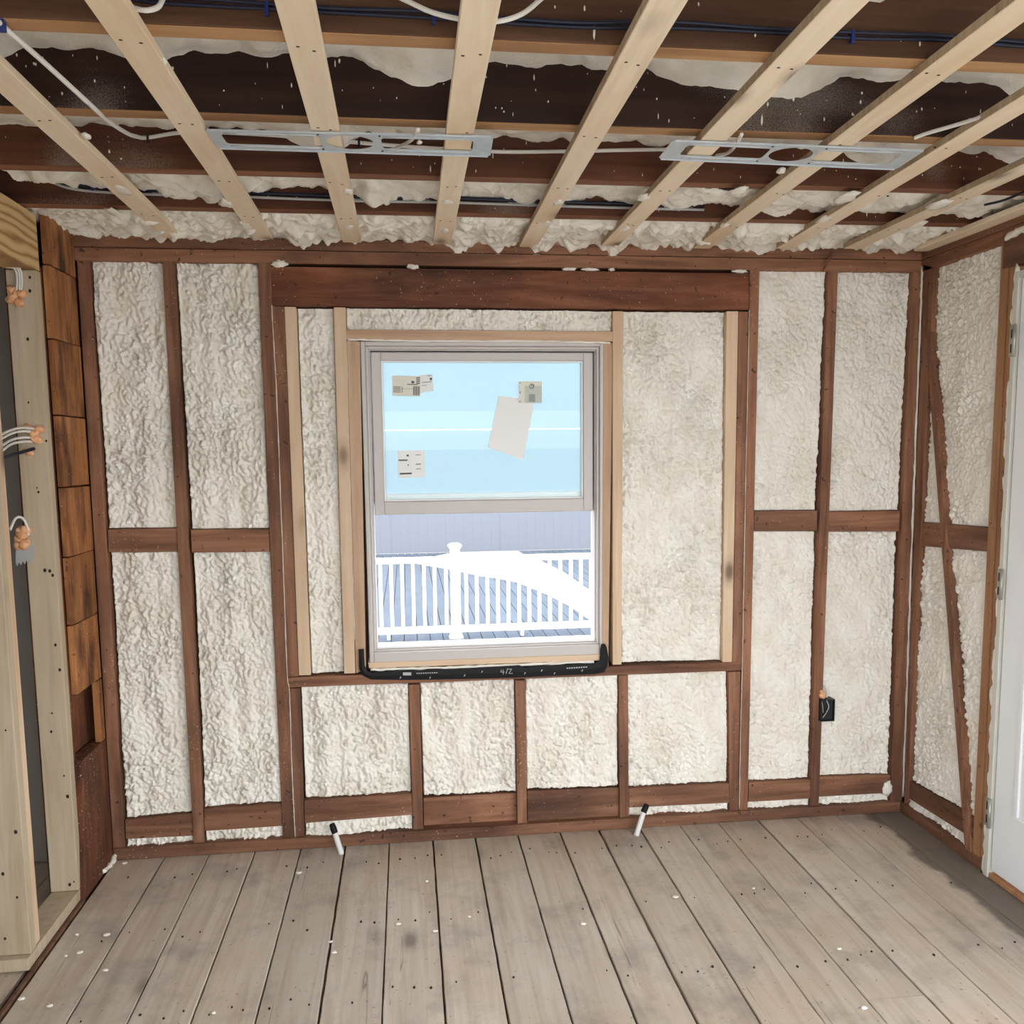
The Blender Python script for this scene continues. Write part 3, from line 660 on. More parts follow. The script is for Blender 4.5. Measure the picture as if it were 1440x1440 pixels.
# ================================================================== CEILING
ce = thing('ceiling', 'open joist ceiling with pale furring strips and spray foam between dark joists', 'ceiling', kind='structure')
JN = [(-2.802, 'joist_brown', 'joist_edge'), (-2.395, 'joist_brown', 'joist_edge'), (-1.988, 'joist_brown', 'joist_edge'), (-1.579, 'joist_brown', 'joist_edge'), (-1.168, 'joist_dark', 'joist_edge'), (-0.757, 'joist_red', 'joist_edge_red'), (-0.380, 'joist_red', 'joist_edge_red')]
joists = {}
for y, mt, me_ in JN:
    lft = mt
    j = box('joist', (-2.3, y, 2.2715), (2.10, y + .046, 2.47), lft, ce, .002)
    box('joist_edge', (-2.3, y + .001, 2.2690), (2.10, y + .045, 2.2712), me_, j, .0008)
    joists[y] = j
box('subfloor', (-2.3, -4.0, 2.47), (2.12, .115, 2.49), 'sheath', ce, 0)
strips = [(-.811, -.812, -.055), (-.506, -.506, -.065), (-.198, -.204, -.036), (.110, .114, -.038), (.420, .430, -.012), (.724, .727, -.05), (1.037, 1.079, -.035), (1.315, 1.395, -.055), (1.642, 1.652, -.07)]
strip_objs = []
for k, (xn, xf, ye) in enumerate(strips):
    sl = (xn - xf) / (1.7 + ye); yn = -3.7; xnn = xf + sl * (-yn + ye)
    spans = [(ye, yn)]
    if k == 4: spans = [(ye, -.36), (-.362, yn)]
    for (ya, yb) in spans:
        xa = xf + sl * (-ya + ye); xb = xf + sl * (-yb + ye)
        bm = bmesh.new()
        hexa(bm, [(xb, yb, 2.2685), (xb + .065, yb, 2.2685), (xb + .065, yb, 2.250), (xb, yb, 2.250)], [(xa, ya, 2.2685), (xa + .065, ya, 2.2685), (xa + .065, ya, 2.250), (xa, ya, 2.250)], .0012)
        s = bm_obj('furring_strip', bm, 'strip', ce); strip_objs.append(s)
        if k >= 4:   # rough sawn edge
            bm = bmesh.new()
            hexa(bm, [(xb - .0012, yb, 2.268), (xb + .001, yb, 2.268), (xb + .001, yb, 2.2512), (xb - .0012, yb, 2.2512)], [(xa - .0012, ya, 2.268), (xa + .001, ya, 2.268), (xa + .001, ya, 2.2512), (xa - .0012, ya, 2.2512)], 0)
            bm_obj('rough_edge', bm, 'strip_rough', s)
box('furring_strip', (1.945, -3.7, 2.250), (2.005, -.05, 2.2685), 'strip', ce)
# nails in the strips where they cross the joists
J = Join(); rng = random.Random(9)
for k, (xn, xf, ye) in enumerate(strips):
    for y, _, _ in JN[2:]:
        for dx in (.018, .046):
            cx = (xn if y < -.9 else xf) + dx + rng.uniform(-.004, .004); cy = y + .023 + rng.uniform(-.01, .01); r = .0026
            J.add([(cx + r * 1.4 * math.cos(q * 1.0472), cy + r * math.sin(q * 1.0472), 2.2493) for q in range(6)] + [(cx + r * 1.4 * math.cos(q * 1.0472), cy + r * math.sin(q * 1.0472), 2.252) for q in range(6)],
                  [(5, 4, 3, 2, 1, 0)] + [(q, q + 6, (q + 1) % 6 + 6, (q + 1) % 6) for q in range(6)])
o = mesh_obj('nail_head', J.v, J.f, 'knot', ce); o['kind'] = 'stuff'

def foam_bay(x0, x1, y0, y1, zfun, res, seed, mat='foam'):
    nx = int((x1 - x0) / res); ny = max(6, int((y1 - y0) / res))
    X, Yg = np.meshgrid(np.linspace(x0, x1, nx + 1), np.linspace(y0, y1, ny + 1))
    Zf = zfun(X, Yg, (Yg - y0) / (y1 - y0), seed)
    V = np.stack([X, Yg, Zf], -1).reshape(-1, 3); idx = np.arange((nx + 1) * (ny + 1)).reshape(ny + 1, nx + 1)
    Fq = np.stack([idx[:-1, :-1], idx[1:, :-1], idx[1:, 1:], idx[:-1, 1:]], -1).reshape(-1, 4)
    me = bpy.data.meshes.new('foam_layer'); me.from_pydata(V.tolist(), [], Fq.tolist()); me.update(); me.materials.append(MAT[mat])
    me.polygons.foreach_set('use_smooth', [True] * len(me.polygons))
    o = bpy.data.objects.new('foam_layer', me); COL.objects.link(o); o.parent = ce; return o
def lumps(X, Y, s, f, sy=1.0):
    wx = X + .02 * pn(X * 12, Y * 12, s + 3); wy = Y + .02 * pn(X * 12, Y * 12, s + 4)
    return np.abs(pn(wx * f, wy * f * sy, s)) * 2.2
def z_near(X, Y, t, s):     # bay against the wall: fat billowing foam
    z = 2.290 - .020 * lumps(X, Y, s, 7, .8) - .013 * lumps(X, Y, s + 1, 21) - .003 * lumps(X, Y, s + 2, 40) - .010 * pn(X * 2.5, Y * 4, s + 7)
    z = z - np.clip((t - .78) / .22, 0, 1) ** 2 * (.012 + .016 * pn(X * 5, X * 0 + .3, s + 8) + .007 * lumps(X, Y * 0, s + 9, 16))
    return z + np.clip((.12 - t) / .12, 0, 1) * .03
def z_mid(X, Y, t, s):
    right = np.clip((X - .55) / .5, 0, 1)
    z = 2.335 - .018 * lumps(X, Y, s, 6, .8) - .010 * lumps(X, Y, s + 1, 16) - .0035 * lumps(X, Y, s + 2, 45) - .02 * np.clip(pn(X * 2.2, Y * 2, s + 7), -.5, 1) - .020 * right
    return z - np.clip((t - .6) / .4, 0, 1) ** 2 * .028 * np.clip(pn(X * 2.6, X * 0 + .7, s + 8) * 1.8 + .1, -.4, 1.2)
def z_far(X, Y, t, s):
    z = 2.384 - .010 * lumps(X, Y, s, 9) - .005 * lumps(X, Y, s + 1, 22)
    return z - np.clip((t - .55) / .45, 0, 1) ** 2 * .055 * np.clip(pn(X * 2.6, X * 0 + .7, s + 8) * 2.2 - .15, 0, 1.2)
def z_top(X, Y, t, s):
    z = 2.408 - .008 * lumps(X, Y, s, 8) - .004 * lumps(X, Y, s + 1, 22)
    return z - np.clip((t - .5) / .5, 0, 1) ** 2 * .06 * np.clip(pn(X * 2.4, X * 0 + .7, s + 8) * 2.4 - .35, 0, 1.2)
foam_bay(-1.30, 2.10, -.334, .012, z_near, .0058, 21)
foam_bay(-1.10, 2.10, -.711, -.380, z_mid, .008, 43)
foam_bay(-2.2, 2.10, -1.122, -.757, z_far, .010, 67)
foam_bay(-2.2, 2.10, -1.533, -1.168, z_top, .012, 91)
foam_bay(-2.2, 2.10, -1.942, -1.579, z_top, .02, 111); foam_bay(-2.2, 2.10, -2.349, -1.988, z_top, .03, 131)
# foam smeared on strips and cables
J = Join()
for k, (u, v, r, zz) in enumerate([(172, 268, .03, 2.249), (160, 300, .025, 2.249), (318, 288, .03, 2.249), (345, 318, .028, 2.249), (490, 270, .02, 2.249), (492, 320, .02, 2.249), (628, 285, .024, 2.249), (625, 325, .022, 2.249),
                                 (785, 285, .02, 2.249), (770, 315, .022, 2.249), (905, 280, .026, 2.249), (880, 322, .02, 2.249), (1040, 270, .03, 2.249), (1020, 318, .02, 2.249), (1190, 280, .04, 2.249), (1160, 310, .03, 2.249), (1320, 290, .04, 2.249), (1290, 318, .03, 2.249)]):
    p = PZ(u, v, zz); vv, ff = blob_geo((p[0], p[1], zz + .004), (r * .75, r * 1.6, .006), k + 40, 2, .6); J.add(vv, ff)
mesh_obj('foam_smear', J.v, J.f, 'foam', ce, True)
for k, (u, v, r) in enumerate(((121, 191, .012), (228, 85, .01), (948, 245, .014), (1098, 240, .014), (590, 200, .008))):
    p = PZ(u, v, 2.258); blob('foam_lump', p, (r * .8, r * 1.5, r * .55), 'foam', ce, 60 + k, 2, .5)
# drips and specks of foam on each joist face
for (y, n, zt) in ((-1.579, 60, 2.36), (-1.168, 150, 2.42), (-.757, 70, 2.38), (-.38, 40, 2.33)):
    J = Join(); rng = random.Random(int(-y * 1000))
    for k in range(n):
        x = rng.uniform(-1.15, 2.0); z = rng.uniform(2.285, zt); r = rng.choice((.001, .0013, .0016, .002, .0028)); ln = r * rng.choice((1, 1.3, 1.6, 2, 3, 5))
        vv, ff = blob_geo((x, y - .0005, z), (r, r * .8, ln), k, 1, .3); J.add(vv, ff)
    o = mesh_obj('foam_drip', J.v, J.f, 'foam', joists[y], True); o['kind'] = 'stuff'

# ================================================================== WINDOW
win = thing('window_1', 'grey beige double hung window with its lower sash raised over blue film', 'window', (0.3, 0.05, 0.71), kind='structure')
def ring(name, x0, x1, z0, z1, wl_, wr_, wt, wb_, y0, y1, mat, parent, bev=.0015):
    bm = bmesh.new()
    box_bm(bm, (x0, y0, z0), (x0 + wl_, y1, z1), bev); box_bm(bm, (x1 - wr_, y0, z0), (x1, y1, z1), bev)
    box_bm(bm, (x0 + wl_, y0, z1 - wt), (x1 - wr_, y1, z1), bev); box_bm(bm, (x0 + wl_, y0, z0), (x1 - wr_, y1, z0 + wb_), bev)
    return bm_obj(name, bm, mat, parent)
WX0, WX1, WZ0, WZ1 = -.156, .752, .711, 1.912
fr = ring('outer_frame', WX0, WX1, WZ0, WZ1, .016, .016, .016, .040, .008, .115, 'vinyl', win, .003)
ring('frame_step', WX0 + .0165, WX1 - .0165, WZ0 + .0405, WZ1 - .0165, .010, .010, .010, .006, .020, .110, 'vinyl', fr, .002)
ring('track', WX0 + .027, WX1 - .027, WZ0 + .047, WZ1 - .027, .004, .004, .003, .003, .034, .108, 'vinyl', fr, 0)
q0 = PY(521, 495.5, .044); q1 = PY(834, 717.5, .044)
SX0, SX1, SZ0, SZ1 = q0[0], q1[0], q1[2] - .003, 1.877
sash = ring('raised_sash', SX0, SX1, SZ0, SZ1, .036, .038, .030, .050, .044, .072, 'vinyl', win, .003)
ring('glazing_bead', SX0 + .0365, SX1 - .0385, SZ0 + .0505, SZ1 - .0305, .006, .006, .006, .006, .050, .066, 'vinyl_white', sash, .001)
GX0, GX1, GZ0, GZ1 = SX0 + .037, SX1 - .039, SZ0 + .051, SZ1 - .031
box('pane', (GX0, .057, GZ0), (GX1, .060, GZ1), 'glass', sash, 0)
up = ring('upper_sash', WX0 + .032, WX1 - .032, 1.31, WZ1 - .031, .045, .045, .032, .040, .076, .104, 'vinyl_white', win, .003)
UX0, UX1, UZ0, UZ1 = WX0 + .077, WX1 - .077, 1.35, WZ1 - .063
box('pane', (UX0, .090, UZ0), (UX1, .093, UZ1), 'glass', up, 0)
def sheet(name, x0, x1, y, z0, z1, mat, parent, nx=24, nz=18, amp=.0006, seed=0):
    X, Zg = np.meshgrid(np.linspace(x0, x1, nx + 1), np.linspace(z0, z1, nz + 1)); Yg = y + amp * pn(X * 12, Zg * 12, seed)
    V = np.stack([X, Yg, Zg], -1).reshape(-1, 3); idx = np.arange((nx + 1) * (nz + 1)).reshape(nz + 1, nx + 1)
    Fq = np.stack([idx[:-1, :-1], idx[:-1, 1:], idx[1:, 1:], idx[1:, :-1]], -1).reshape(-1, 4)
    return mesh_obj(name, V, [tuple(q) for q in Fq.tolist()], mat, parent, True)
zb0 = PY(660, 632, .0866)[2]; zb1 = PY(660, 578, .0866)[2]
sheet('protective_film', UX0, UX1, .0875, zb1, UZ1, 'film', up); sheet('protective_film', UX0, UX1, .0875, UZ0, zb0, 'film', up)
zc = PY(660, 604, .086)[2]
sheet('film_band', UX0, UX1, .0870, zb0, zc - .0009, 'film_band', up); sheet('film_band', UX0, UX1, .0870, zc + .0009, zb1, 'film_band', up)
box('sill_track', (WX0 + .031, .034, WZ0 + .0475), (WX1 - .031, .106, WZ0 + .058), 'vinyl_white', win, .002)

# papers and stickers on the glass
def paper(px, y, mat, name, label, cat, prints, curl=0.0):
    c = [PY(u, v, y) for u, v in px]; base = (c[2] + c[3]) / 2
    t = thing(name, label, cat, tuple(base))
    n = 8; vs = []; fs = []
    for j in range(n + 1):
        for i in range(n + 1):
            s, q = i / n, j / n
            p = c[0] * (1 - s) * (1 - q) + c[1] * s * (1 - q) + c[2] * s * q + c[3] * (1 - s) * q
            p = p + np.array([0, -curl * math.sin(q * 2.6 + s) ** 2 * q, 0]); vs.append(p)
    for j in range(n):
        for i in range(n): fs.append((j * (n + 1) + i, (j + 1) * (n + 1) + i, (j + 1) * (n + 1) + i + 1, j * (n + 1) + i + 1))
    back = [v + np.array([0, .0008, 0]) for v in vs]; m0 = len(vs)
    fs2 = fs + [tuple(k + m0 for k in f[::-1]) for f in fs]
    mesh_obj('sheet', vs + back, fs2, mat, t)
    J = Join()
    for (s0, s1, q0_, q1_) in prints:
        pts = []
        for (s, q) in ((s0, q0_), (s1, q0_), (s1, q1_), (s0, q1_)):
            p = c[0] * (1 - s) * (1 - q) + c[1] * s * (1 - q) + c[2] * s * q + c[3] * (1 - s) * q
            pts.append(p + np.array([0, -curl * math.sin(q * 2.6 + s) ** 2 * q - .0008, 0]))
        J.add(pts, [(3, 2, 1, 0)])
    if J.v: mesh_obj('print', J.v, J.f, 'ink', t)['kind'] = 'stuff'
    return t
rng = random.Random(2)
lines = [(.1, .1 + rng.uniform(.5, .8), .08 + i * .05, .083 + i * .05) for i in range(17)]
YG = .0545
def pxz(x, y): return (500 + x / 4.0, 470 + y / 4.0)
paper([pxz(805, 345), pxz(1008, 372), pxz(942, 708), pxz(745, 635)], YG - .003, 'paper', 'paper_sheet', 'large tilted white paper sheet hanging on the upper window glass', 'paper', [], .006)
t = paper([pxz(920, 265), pxz(1048, 265), pxz(1048, 387), pxz(920, 387)], YG - .0105, 'paper_tan', 'sticker', 'square tan and grey sticker overlapping the corner of the tilted paper', 'sticker',
      [(.02, .06, .04, .1), (.02, .06, .46, .56), (.02, .06, .9, .96)] + [(.5, .68, .14 + i * .05, .16 + i * .05) for i in range(4)] + [(.42, .7, .6 + i * .06, .625 + i * .06) for i in range(6)])
gp = [PY(*pxz(x, y), YG - .0113) for x, y in ((952, 290), (1047, 290), (1047, 386), (952, 386))]
quadbox('grey_field', gp, (0, .0003, 0), 'paper_grey', t, 0)
# ring emblem on the square sticker
rc = PY(*pxz(990, 293), YG - .0118); J = Join()
J.add([rc + np.array([math.cos(a * math.pi / 8) * r, 0, math.sin(a * math.pi / 8) * r]) for r in (.0075, .0095) for a in range(16)], [(a, 16 + a, 16 + (a + 1) % 16, (a + 1) % 16) for a in range(16)])
mesh_obj('emblem', J.v, J.f, 'ink', t)
paper([pxz(365, 228), pxz(432, 226), pxz(440, 318), pxz(365, 330)], YG - .0015, 'paper', 'sticker', 'small pale sticker tucked behind the long tan sticker', 'sticker', [(.55, .95, .05, .08), (.75, .95, .2, .34), (.1, .9, .42, .45), (.1, .5, .6, .62)])
paper([pxz(206, 232), pxz(365, 236), pxz(365, 350), pxz(206, 345)], YG - .0025, 'paper_tan', 'sticker', 'long tan printed sticker in the upper corner of the glass', 'sticker',
      [(.04, .3, .55 + i * .08, .585 + i * .08) for i in range(4)] + [(.34, .36, .55, .85), (.53, .9, .4, .44), (.68, .78, .25, .36)] + [(.74 + i * .035, .76 + i * .035, .5, .95) for i in range(7)] + [(.85, .98, .06 + i * .09, .11 + i * .09) for i in range(4)] + [(.36, .8, .64, .65)])
paper([pxz(236, 655), pxz(388, 652), pxz(392, 803), pxz(242, 808)], YG - .002, 'paper', 'sticker', 'square white printed sticker low on the blue filmed glass', 'sticker',
      [(.33, .41, .15, .22), (.02, .36, .33, .38), (.35, .4, .52, .56), (.66, .85, .16, .18), (.66, .85, .5, .53), (.66, .85, .68, .7), (.05, .5, .82, .88)])

# black flashing tape under the window
tape = thing('flashing_tape', 'wrinkled black flashing tape folded round the bottom of the window frame', 'tape', (0.28, 0.0, .65))
def pz3(x, y): return (480 + x / 3.6, 880 + y / 3.6)
prs = [((88, 120), (114, 118)), ((89, 170), (116, 165)), ((90, 220), (118, 200)), ((108, 252), (130, 228)), ((150, 272), (150, 237)), ((300, 274), (330, 225)), ((400, 273), (400, 226)), ((500, 272), (500, 222)), ((600, 270), (600, 218)), ((700, 268), (700, 212)), ((800, 265), (800, 207)), ((900, 262), (900, 200)), ((930, 261), (930, 212)), ((980, 258), (980, 206)), ((1100, 252), (1100, 200)), ((1200, 248), (1200, 196)), ((1285, 244), (1285, 190)), ((1330, 236), (1308, 176)), ((1350, 200), (1312, 150)), ((1353, 160), (1312, 120)), ((1344, 108), (1316, 100)), ((1336, 94), (1324, 91))]
bm = bmesh.new(); yf = -.0075; rows = []
for k, (o_, i_) in enumerate(prs):
    po, pi = PY(*pz3(*o_), yf), PY(*pz3(*i_), yf); mid = (po + pi) / 2 + np.array([0, -.0015 - .003 * random.random(), 0])
    rows.append([bm.verts.new(tuple(p)) for p in (po, mid, pi, pi + (0, .006, 0), po + (0, .006, 0))])
for k in range(len(rows) - 1):
    for q in range(5): bm.faces.new([rows[k][q], rows[k + 1][q], rows[k + 1][(q + 1) % 5], rows[k][(q + 1) % 5]])
bm.faces.new(rows[0][::-1]); bm.faces.new(rows[-1])
bm_obj('tape_band', bm, 'black', tape)
J = Join()
def mark(x, y, w_, h_, sk=0):
    J.add([PY(*pz3(x + sk, y), -.0125), PY(*pz3(x + w_ + sk, y), -.0125), PY(*pz3(x + w_, y + h_), -.0125), PY(*pz3(x, y + h_), -.0125)], [(3, 2, 1, 0)])
mark(312, 236, 42, 15)
for i in range(10): mark(380 + i * 11, 238 - i * .3, 7, 5)
# handwritten-looking mark "4/Z"
for (x, y, w_, h_, s) in ((806, 222, 3, 12, 3), (806, 233, 20, 2.5, 0), (818, 222, 3, 24, 0), (832, 216, 3, 28, 8), (842, 218, 22, 2.5, 0), (846, 240, 22, 2.5, 0), (847, 218, 3, 24, 14)): mark(x, y, w_, h_, s)
for i in range(9): mark(1140 + i * 12, 212 - i * .8, 8, 6, 1)
for (x, y) in ((295, 258), (445, 258), (620, 247), (708, 228), (1010, 222), (1075, 236), (925, 236), (1215, 222)): mark(x, y, 5, 9, 4)
mesh_obj('print', J.v, J.f, 'ink_pale', tape)['kind'] = 'stuff'

# ================================================================== METAL BRACKETS UNDER THE STRIPS
def bracket(corn, zpl, mat, label, holes, circ):
    """corn: four world corners near-left, near-right, far-right, far-left; holes as fractions of the plate"""
    c = [np.asarray(p) for p in corn]
    t = thing('mounting_bracket', label, 'bracket', tuple((c[0] + c[1] + c[2] + c[3]) / 4), group='metal light mounting plates on the furring strips')
    def at(s, q):
        p = c[0] * (1 - s) * (1 - q) + c[1] * s * (1 - q) + c[2] * s * q + c[3] * (1 - s) * q; return p
    cu = bpy.data.curves.new('plate_outline', 'CURVE'); cu.dimensions = '2D'; cu.fill_mode = 'BOTH'; cu.extrude = .0006
    def add(pts):
        sp = cu.splines.new('POLY'); sp.points.add(len(pts) - 1); sp.use_cyclic_u = True
        for k, p in enumerate(pts): sp.points[k].co = (p[0], p[1], 0, 1)
    add([at(s, q) for s, q in ((.01, 0), (.99, 0), (1, .06), (1, .94), (.99, 1), (.01, 1), (0, .94), (0, .06))])
    def rr(s0, s1, q0, q1):
        ds, dq = .012, .09; out = []
        for (cs, cq, a0_) in ((s1 - ds, q1 - dq, 0), (s0 + ds, q1 - dq, 90), (s0 + ds, q0 + dq, 180), (s1 - ds, q0 + dq, 270)):
            for a in (0, 30, 60, 90): out.append(at(cs + ds * math.cos(math.radians(a0_ + a)), cq + dq * math.sin(math.radians(a0_ + a))))
        return out
    for h in holes: add(rr(*h))
    (cs, cq, rs, rq) = circ
    add([at(cs + rs * math.cos(k * math.pi / 16), cq + rq * math.sin(k * math.pi / 16)) for k in range(32)])
    tmp = bpy.data.objects.new('plate_tmp', cu); COL.objects.link(tmp)
    dg = bpy.context.evaluated_depsgraph_get(); me = bpy.data.meshes.new_from_object(tmp.evaluated_get(dg))
    bpy.data.objects.remove(tmp); bpy.data.curves.remove(cu)
    off = ROOT[t.name]
    for v in me.vertices: v.co = (v.co.x - off[0], v.co.y - off[1], zpl + v.co.z - off[2])
    me.materials.clear(); me.materials.append(MAT[mat]); o = bpy.data.objects.new('plate', me); COL.objects.link(o); o.parent = t
    # pressed stiffening ribs beside the slots, edge lips, screws
    for h in holes:
        for q in (h[2] - .07, h[3] + .07):
            a, b = at(h[0] + .01, q), at(h[1] - .01, q); a[2] = b[2] = zpl - .0006
            tube('rib', [a, (a + b) / 2, b], .0022, mat, t, sides=6, smoothn=3)
    for q in (.012, .988):
        a, b = at(.01, q), at(.99, q); bm = bmesh.new(); dy = .0006
        hexa(bm, [(a[0], a[1] - dy, zpl), (b[0], b[1] - dy, zpl), (b[0], b[1] - dy, zpl - .004), (a[0], a[1] - dy, zpl - .004)], [(a[0], a[1] + dy, zpl), (b[0], b[1] + dy, zpl), (b[0], b[1] + dy, zpl - .004), (a[0], a[1] + dy, zpl - .004)], 0)
        bm_obj('lip', bm, mat, t)
    for s in (circ[0] - .105, circ[0] - .1 + .21):
        for q in (.12, .88):
            p = at(s, q); p[2] = zpl - .0012; blob('screw', p, (.0032, .0032, .0015), 'black_plastic', t, 1, 2, 0)
    return t
ZB = 2.2475
b1 = [(-.441, -1.131, ZB), (.223, -1.146, ZB), (.229, -1.003, ZB), (-.436, -1.006, ZB)]
bracket(b1, ZB, 'steel', 'perforated steel mounting plate spanning the central furring strips above the window', [(.045, .385, .24, .76), (.60, .93, .24, .76)], (.487, .5, .085, .36))
b2 = [(.655, -1.158, ZB), (1.312, -1.144, ZB), (1.322, -.993, ZB), (.658, -1.022, ZB)]
bracket(b2, ZB, 'steel', 'perforated steel mounting plate across the furring strips toward the door side', [(.07, .40, .24, .76), (.60, .93, .24, .76)], (.50, .5, .085, .36))

# ================================================================== CABLES
def cable(name, label, pts, r, mat, flat=1.0, group=None):
    P = [np.asarray(p, float) for p in pts]; base = min(P, key=lambda p: p[2])
    t = thing(name, label, 'cable', tuple(base), group=group)
    tube('jacket', P, r, mat, t, sides=8, flat=flat); return t
def staple(t, p, mat='staple_blue', sx=.007, sz=.016):
    q = np.asarray(p); bm = bmesh.new(); box_bm(bm, q - (sx / 2, .007, sz), q + (sx / 2, .004, sz), .001); bm_obj('staple', bm, mat, t)
pA = [PZ(-40, -5, 2.262), PZ(0, 33, 2.262)] + [PZ(60, 86, 2.258)] + [PZ(130, 150, 2.252), PY(152, 170, -1.06), PY(178, 187, -.92), PY(192, 192, -.83), PY(207, 193.5, -.768), PY(250, 187, -.766), PY(300, 186, -.766), PY(380, 190, -.766), PY(450, 196, -.766), PY(560, 205, -.766), PY(690, 213, -.766), PY(790, 213, -.766), PY(880, 211, -.766), PY(960, 210, -.766)]
c1 = cable('white_cable', 'long white cable swooping down then running along the third dark joist', pA, .0052, 'cable_white')
staple(c1, PY(208, 193, -.768), 'black_plastic', .006, .012); staple(c1, PZ(3, 35, 2.262), 'staple_blue', .012, .012); staple(c1, PY(505, 203, -.766), 'black_plastic', .006, .01)
navy = [(150, -12), (200, 0), (300, 8), (380, 14), (480, 18), (590, 23), (650, 29), (800, 37), (900, 38), (960, 40), (1080, 46), (1200, 52), (1330, 58), (1460, 66)]
for k, dz in enumerate((0, .009)):
    pts = [PY(u, v, -1.587 - .003 * k) + np.array([0, 0, dz + .002 * math.sin(u * .02 + k)]) for u, v in navy]
    c = cable('navy_cable', 'navy blue cable run stapled along the brown joist, ' + ('lower of the pair' if k == 0 else 'upper of the pair'), pts, .0038, 'cable_blue')
    if k == 0:
        for u, v in ((1198, 52), (610, 25), (375, 13)): staple(c, PY(u, v, -1.588), 'staple_blue', .007, .012)
cable('white_cable', 'white cable hanging in a wide arc behind the strip over the window', [PY(545, -12, -1.62), PY(570, 0, -1.64), PY(610, 18, -1.65), PY(660, 29, -1.65), PY(700, 30, -1.65), PY(735, 19, -1.64), PY(765, -5, -1.62)], .0045, 'cable_white')
cable('white_cable', 'small tight loop of white cable beside the second furring strip', [PY(170, -2, -1.62), PY(186, 10, -1.63), PY(205, 14.5, -1.64), PY(222, 10, -1.63), PY(230, -3, -1.62)], .0045, 'cable_white')
low = [(40, 240), (70, 252), (110, 264), (200, 270), (300, 272), (400, 276), (520, 280), (640, 282), (760, 286), (900, 290), (990, 292)]
c = cable('navy_cable', 'navy cable along the last joist beside the wall foam', [PY(u, v - 3, -.388) for u, v in low[1:]], .006, 'cable_blue'); staple(c, PY(130, 263, -.388), 'staple_blue', .006, .012)
cable('grey_cable', 'pale grey cable under the navy one on the last joist', [PY(u, v + 3, -.387) for u, v in low], .0042, 'cable_grey')
cable('white_cable', 'white cable rising from the dark joist toward the door side', [PY(1286, 194, -1.172), PY(1305, 187, -1.20), PY(1350, 174, -1.27), PY(1400, 158, -1.36), PY(1440, 141, -1.43), PY(1500, 110, -1.53)], .0048, 'cable_white')
cable('white_cable', 'short white cable stub curling through the mounting plate above the window', [PZ(545, 212, 2.30), PZ(560, 207, 2.285), PZ(578, 197, 2.262), PZ(588, 182, 2.235)], .0045, 'cable_white')
cable('white_cable', 'short white cable stub curling through the mounting plate on the door side', [PZ(1008, 219, 2.30), PZ(1024, 215, 2.28), PZ(1035, 203, 2.26), PZ(1043, 189, 2.238)], .0045, 'cable_white')
cable('grey_cable', 'thin dark grey cable lying in foam at the top of the door wall', [PZ(1385, 288, 2.27), PZ(1410, 282, 2.262), PZ(1440, 270, 2.262), PZ(1480, 250, 2.262)], .004, 'cable_blue')

# cables and sealant in the open left partition
def sealant(u, v, r, label, seed, yy=-.315):
    p = PY(u, v, yy); t = thing('sealant_lump', label, 'sealant', tuple(p - np.array([0, 0, r])))
    J = Join(); rg = random.Random(seed)
    for k in range(7):
        vv, ff = blob_geo(p + np.array([rg.uniform(-r, r) * .8, rg.uniform(-.012, .006), rg.uniform(-r, r) * .9]), (r * .6, r * .45, r * .55), seed + k, 2, .5, 2.5); J.add(vv, ff)
    mesh_obj('foam', J.v, J.f, 'foam_orange', t, True); return t
sealant(24, 416, .026, 'orange sealant foam where cables enter the stud under the beam', 3)
sealant(49, 611, .024, 'orange sealant foam around the cluster of cables at mid height', 5); sealant(40, 637, .014, 'small orange sealant lump just below the cable cluster', 6)
sealant(36, 756, .028, 'orange sealant foam above the toothed metal plate', 7)
for k, (du, lb) in enumerate(((0, 'outer'), (5, 'middle'), (9, 'inner'))):
    cable('white_cable', lb + ' white cable of the three bending down under the left beam', [PY(-25 + du, 366 - du * .6, -.34), PY(4 + du * .6, 374 - du * .4, -.335), PY(20 + du * .7, 378 - du * .2, -.33), PY(24 + du * .75, 392, -.325), PY(23 + du * .7, 414, -.318)], .0033, 'cable_white')
for k, (dv, sag) in enumerate(((0, -3), (5, -3), (14, -3), (20, -3))):
    cable('white_cable', ('topmost', 'second', 'third', 'lowest')[k] + ' white cable of the bunch entering the stud at mid height', [PY(0, 612 + dv * 1.2, -.5), PY(15, 606 + dv + sag * .3, -.42), PY(30, 603 + dv + sag * .5, -.36), PY(48, 603 + dv * .9, -.318)], .004, 'cable_white')
cable('navy_cable', 'dark cable below the white bunch in the left partition', [PY(0, 646, -.5), PY(16, 640, -.42), PY(34, 635, -.36), PY(48, 631, -.322)], .0055, 'cable_blue')
cable('white_cable', 'white cable looping over into the lower sealant lump', [PY(14, 745, -.40), PY(22, 729, -.37), PY(32, 729, -.34), PY(39, 742, -.325), PY(40, 752, -.318)], .0042, 'cable_white')
pl = thing('nail_plate', 'small grey toothed metal plate on the left stud', 'plate', tuple(PY(36, 795, -.316)))
c = [PY(22, 765, -.3135), PY(48, 765, -.3135), PY(48, 786, -.3135), PY(22, 792, -.3135)]
quadbox('plate', c, (0, .002, 0), 'cable_grey', pl, 0)
for i in range(5):
    a = c[3] + (c[2] - c[3]) * (i / 5); b = c[3] + (c[2] - c[3]) * ((i + .8) / 5); tip = (a + b) / 2 - np.array([0, 0, .011])
    mesh_obj('tooth', [a, b, tip, a + (0, .002, 0), b + (0, .002, 0), tip + (0, .002, 0)], [(0, 2, 1), (3, 4, 5), (0, 1, 4, 3), (1, 2, 5, 4), (2, 0, 3, 5)], 'cable_grey', pl)

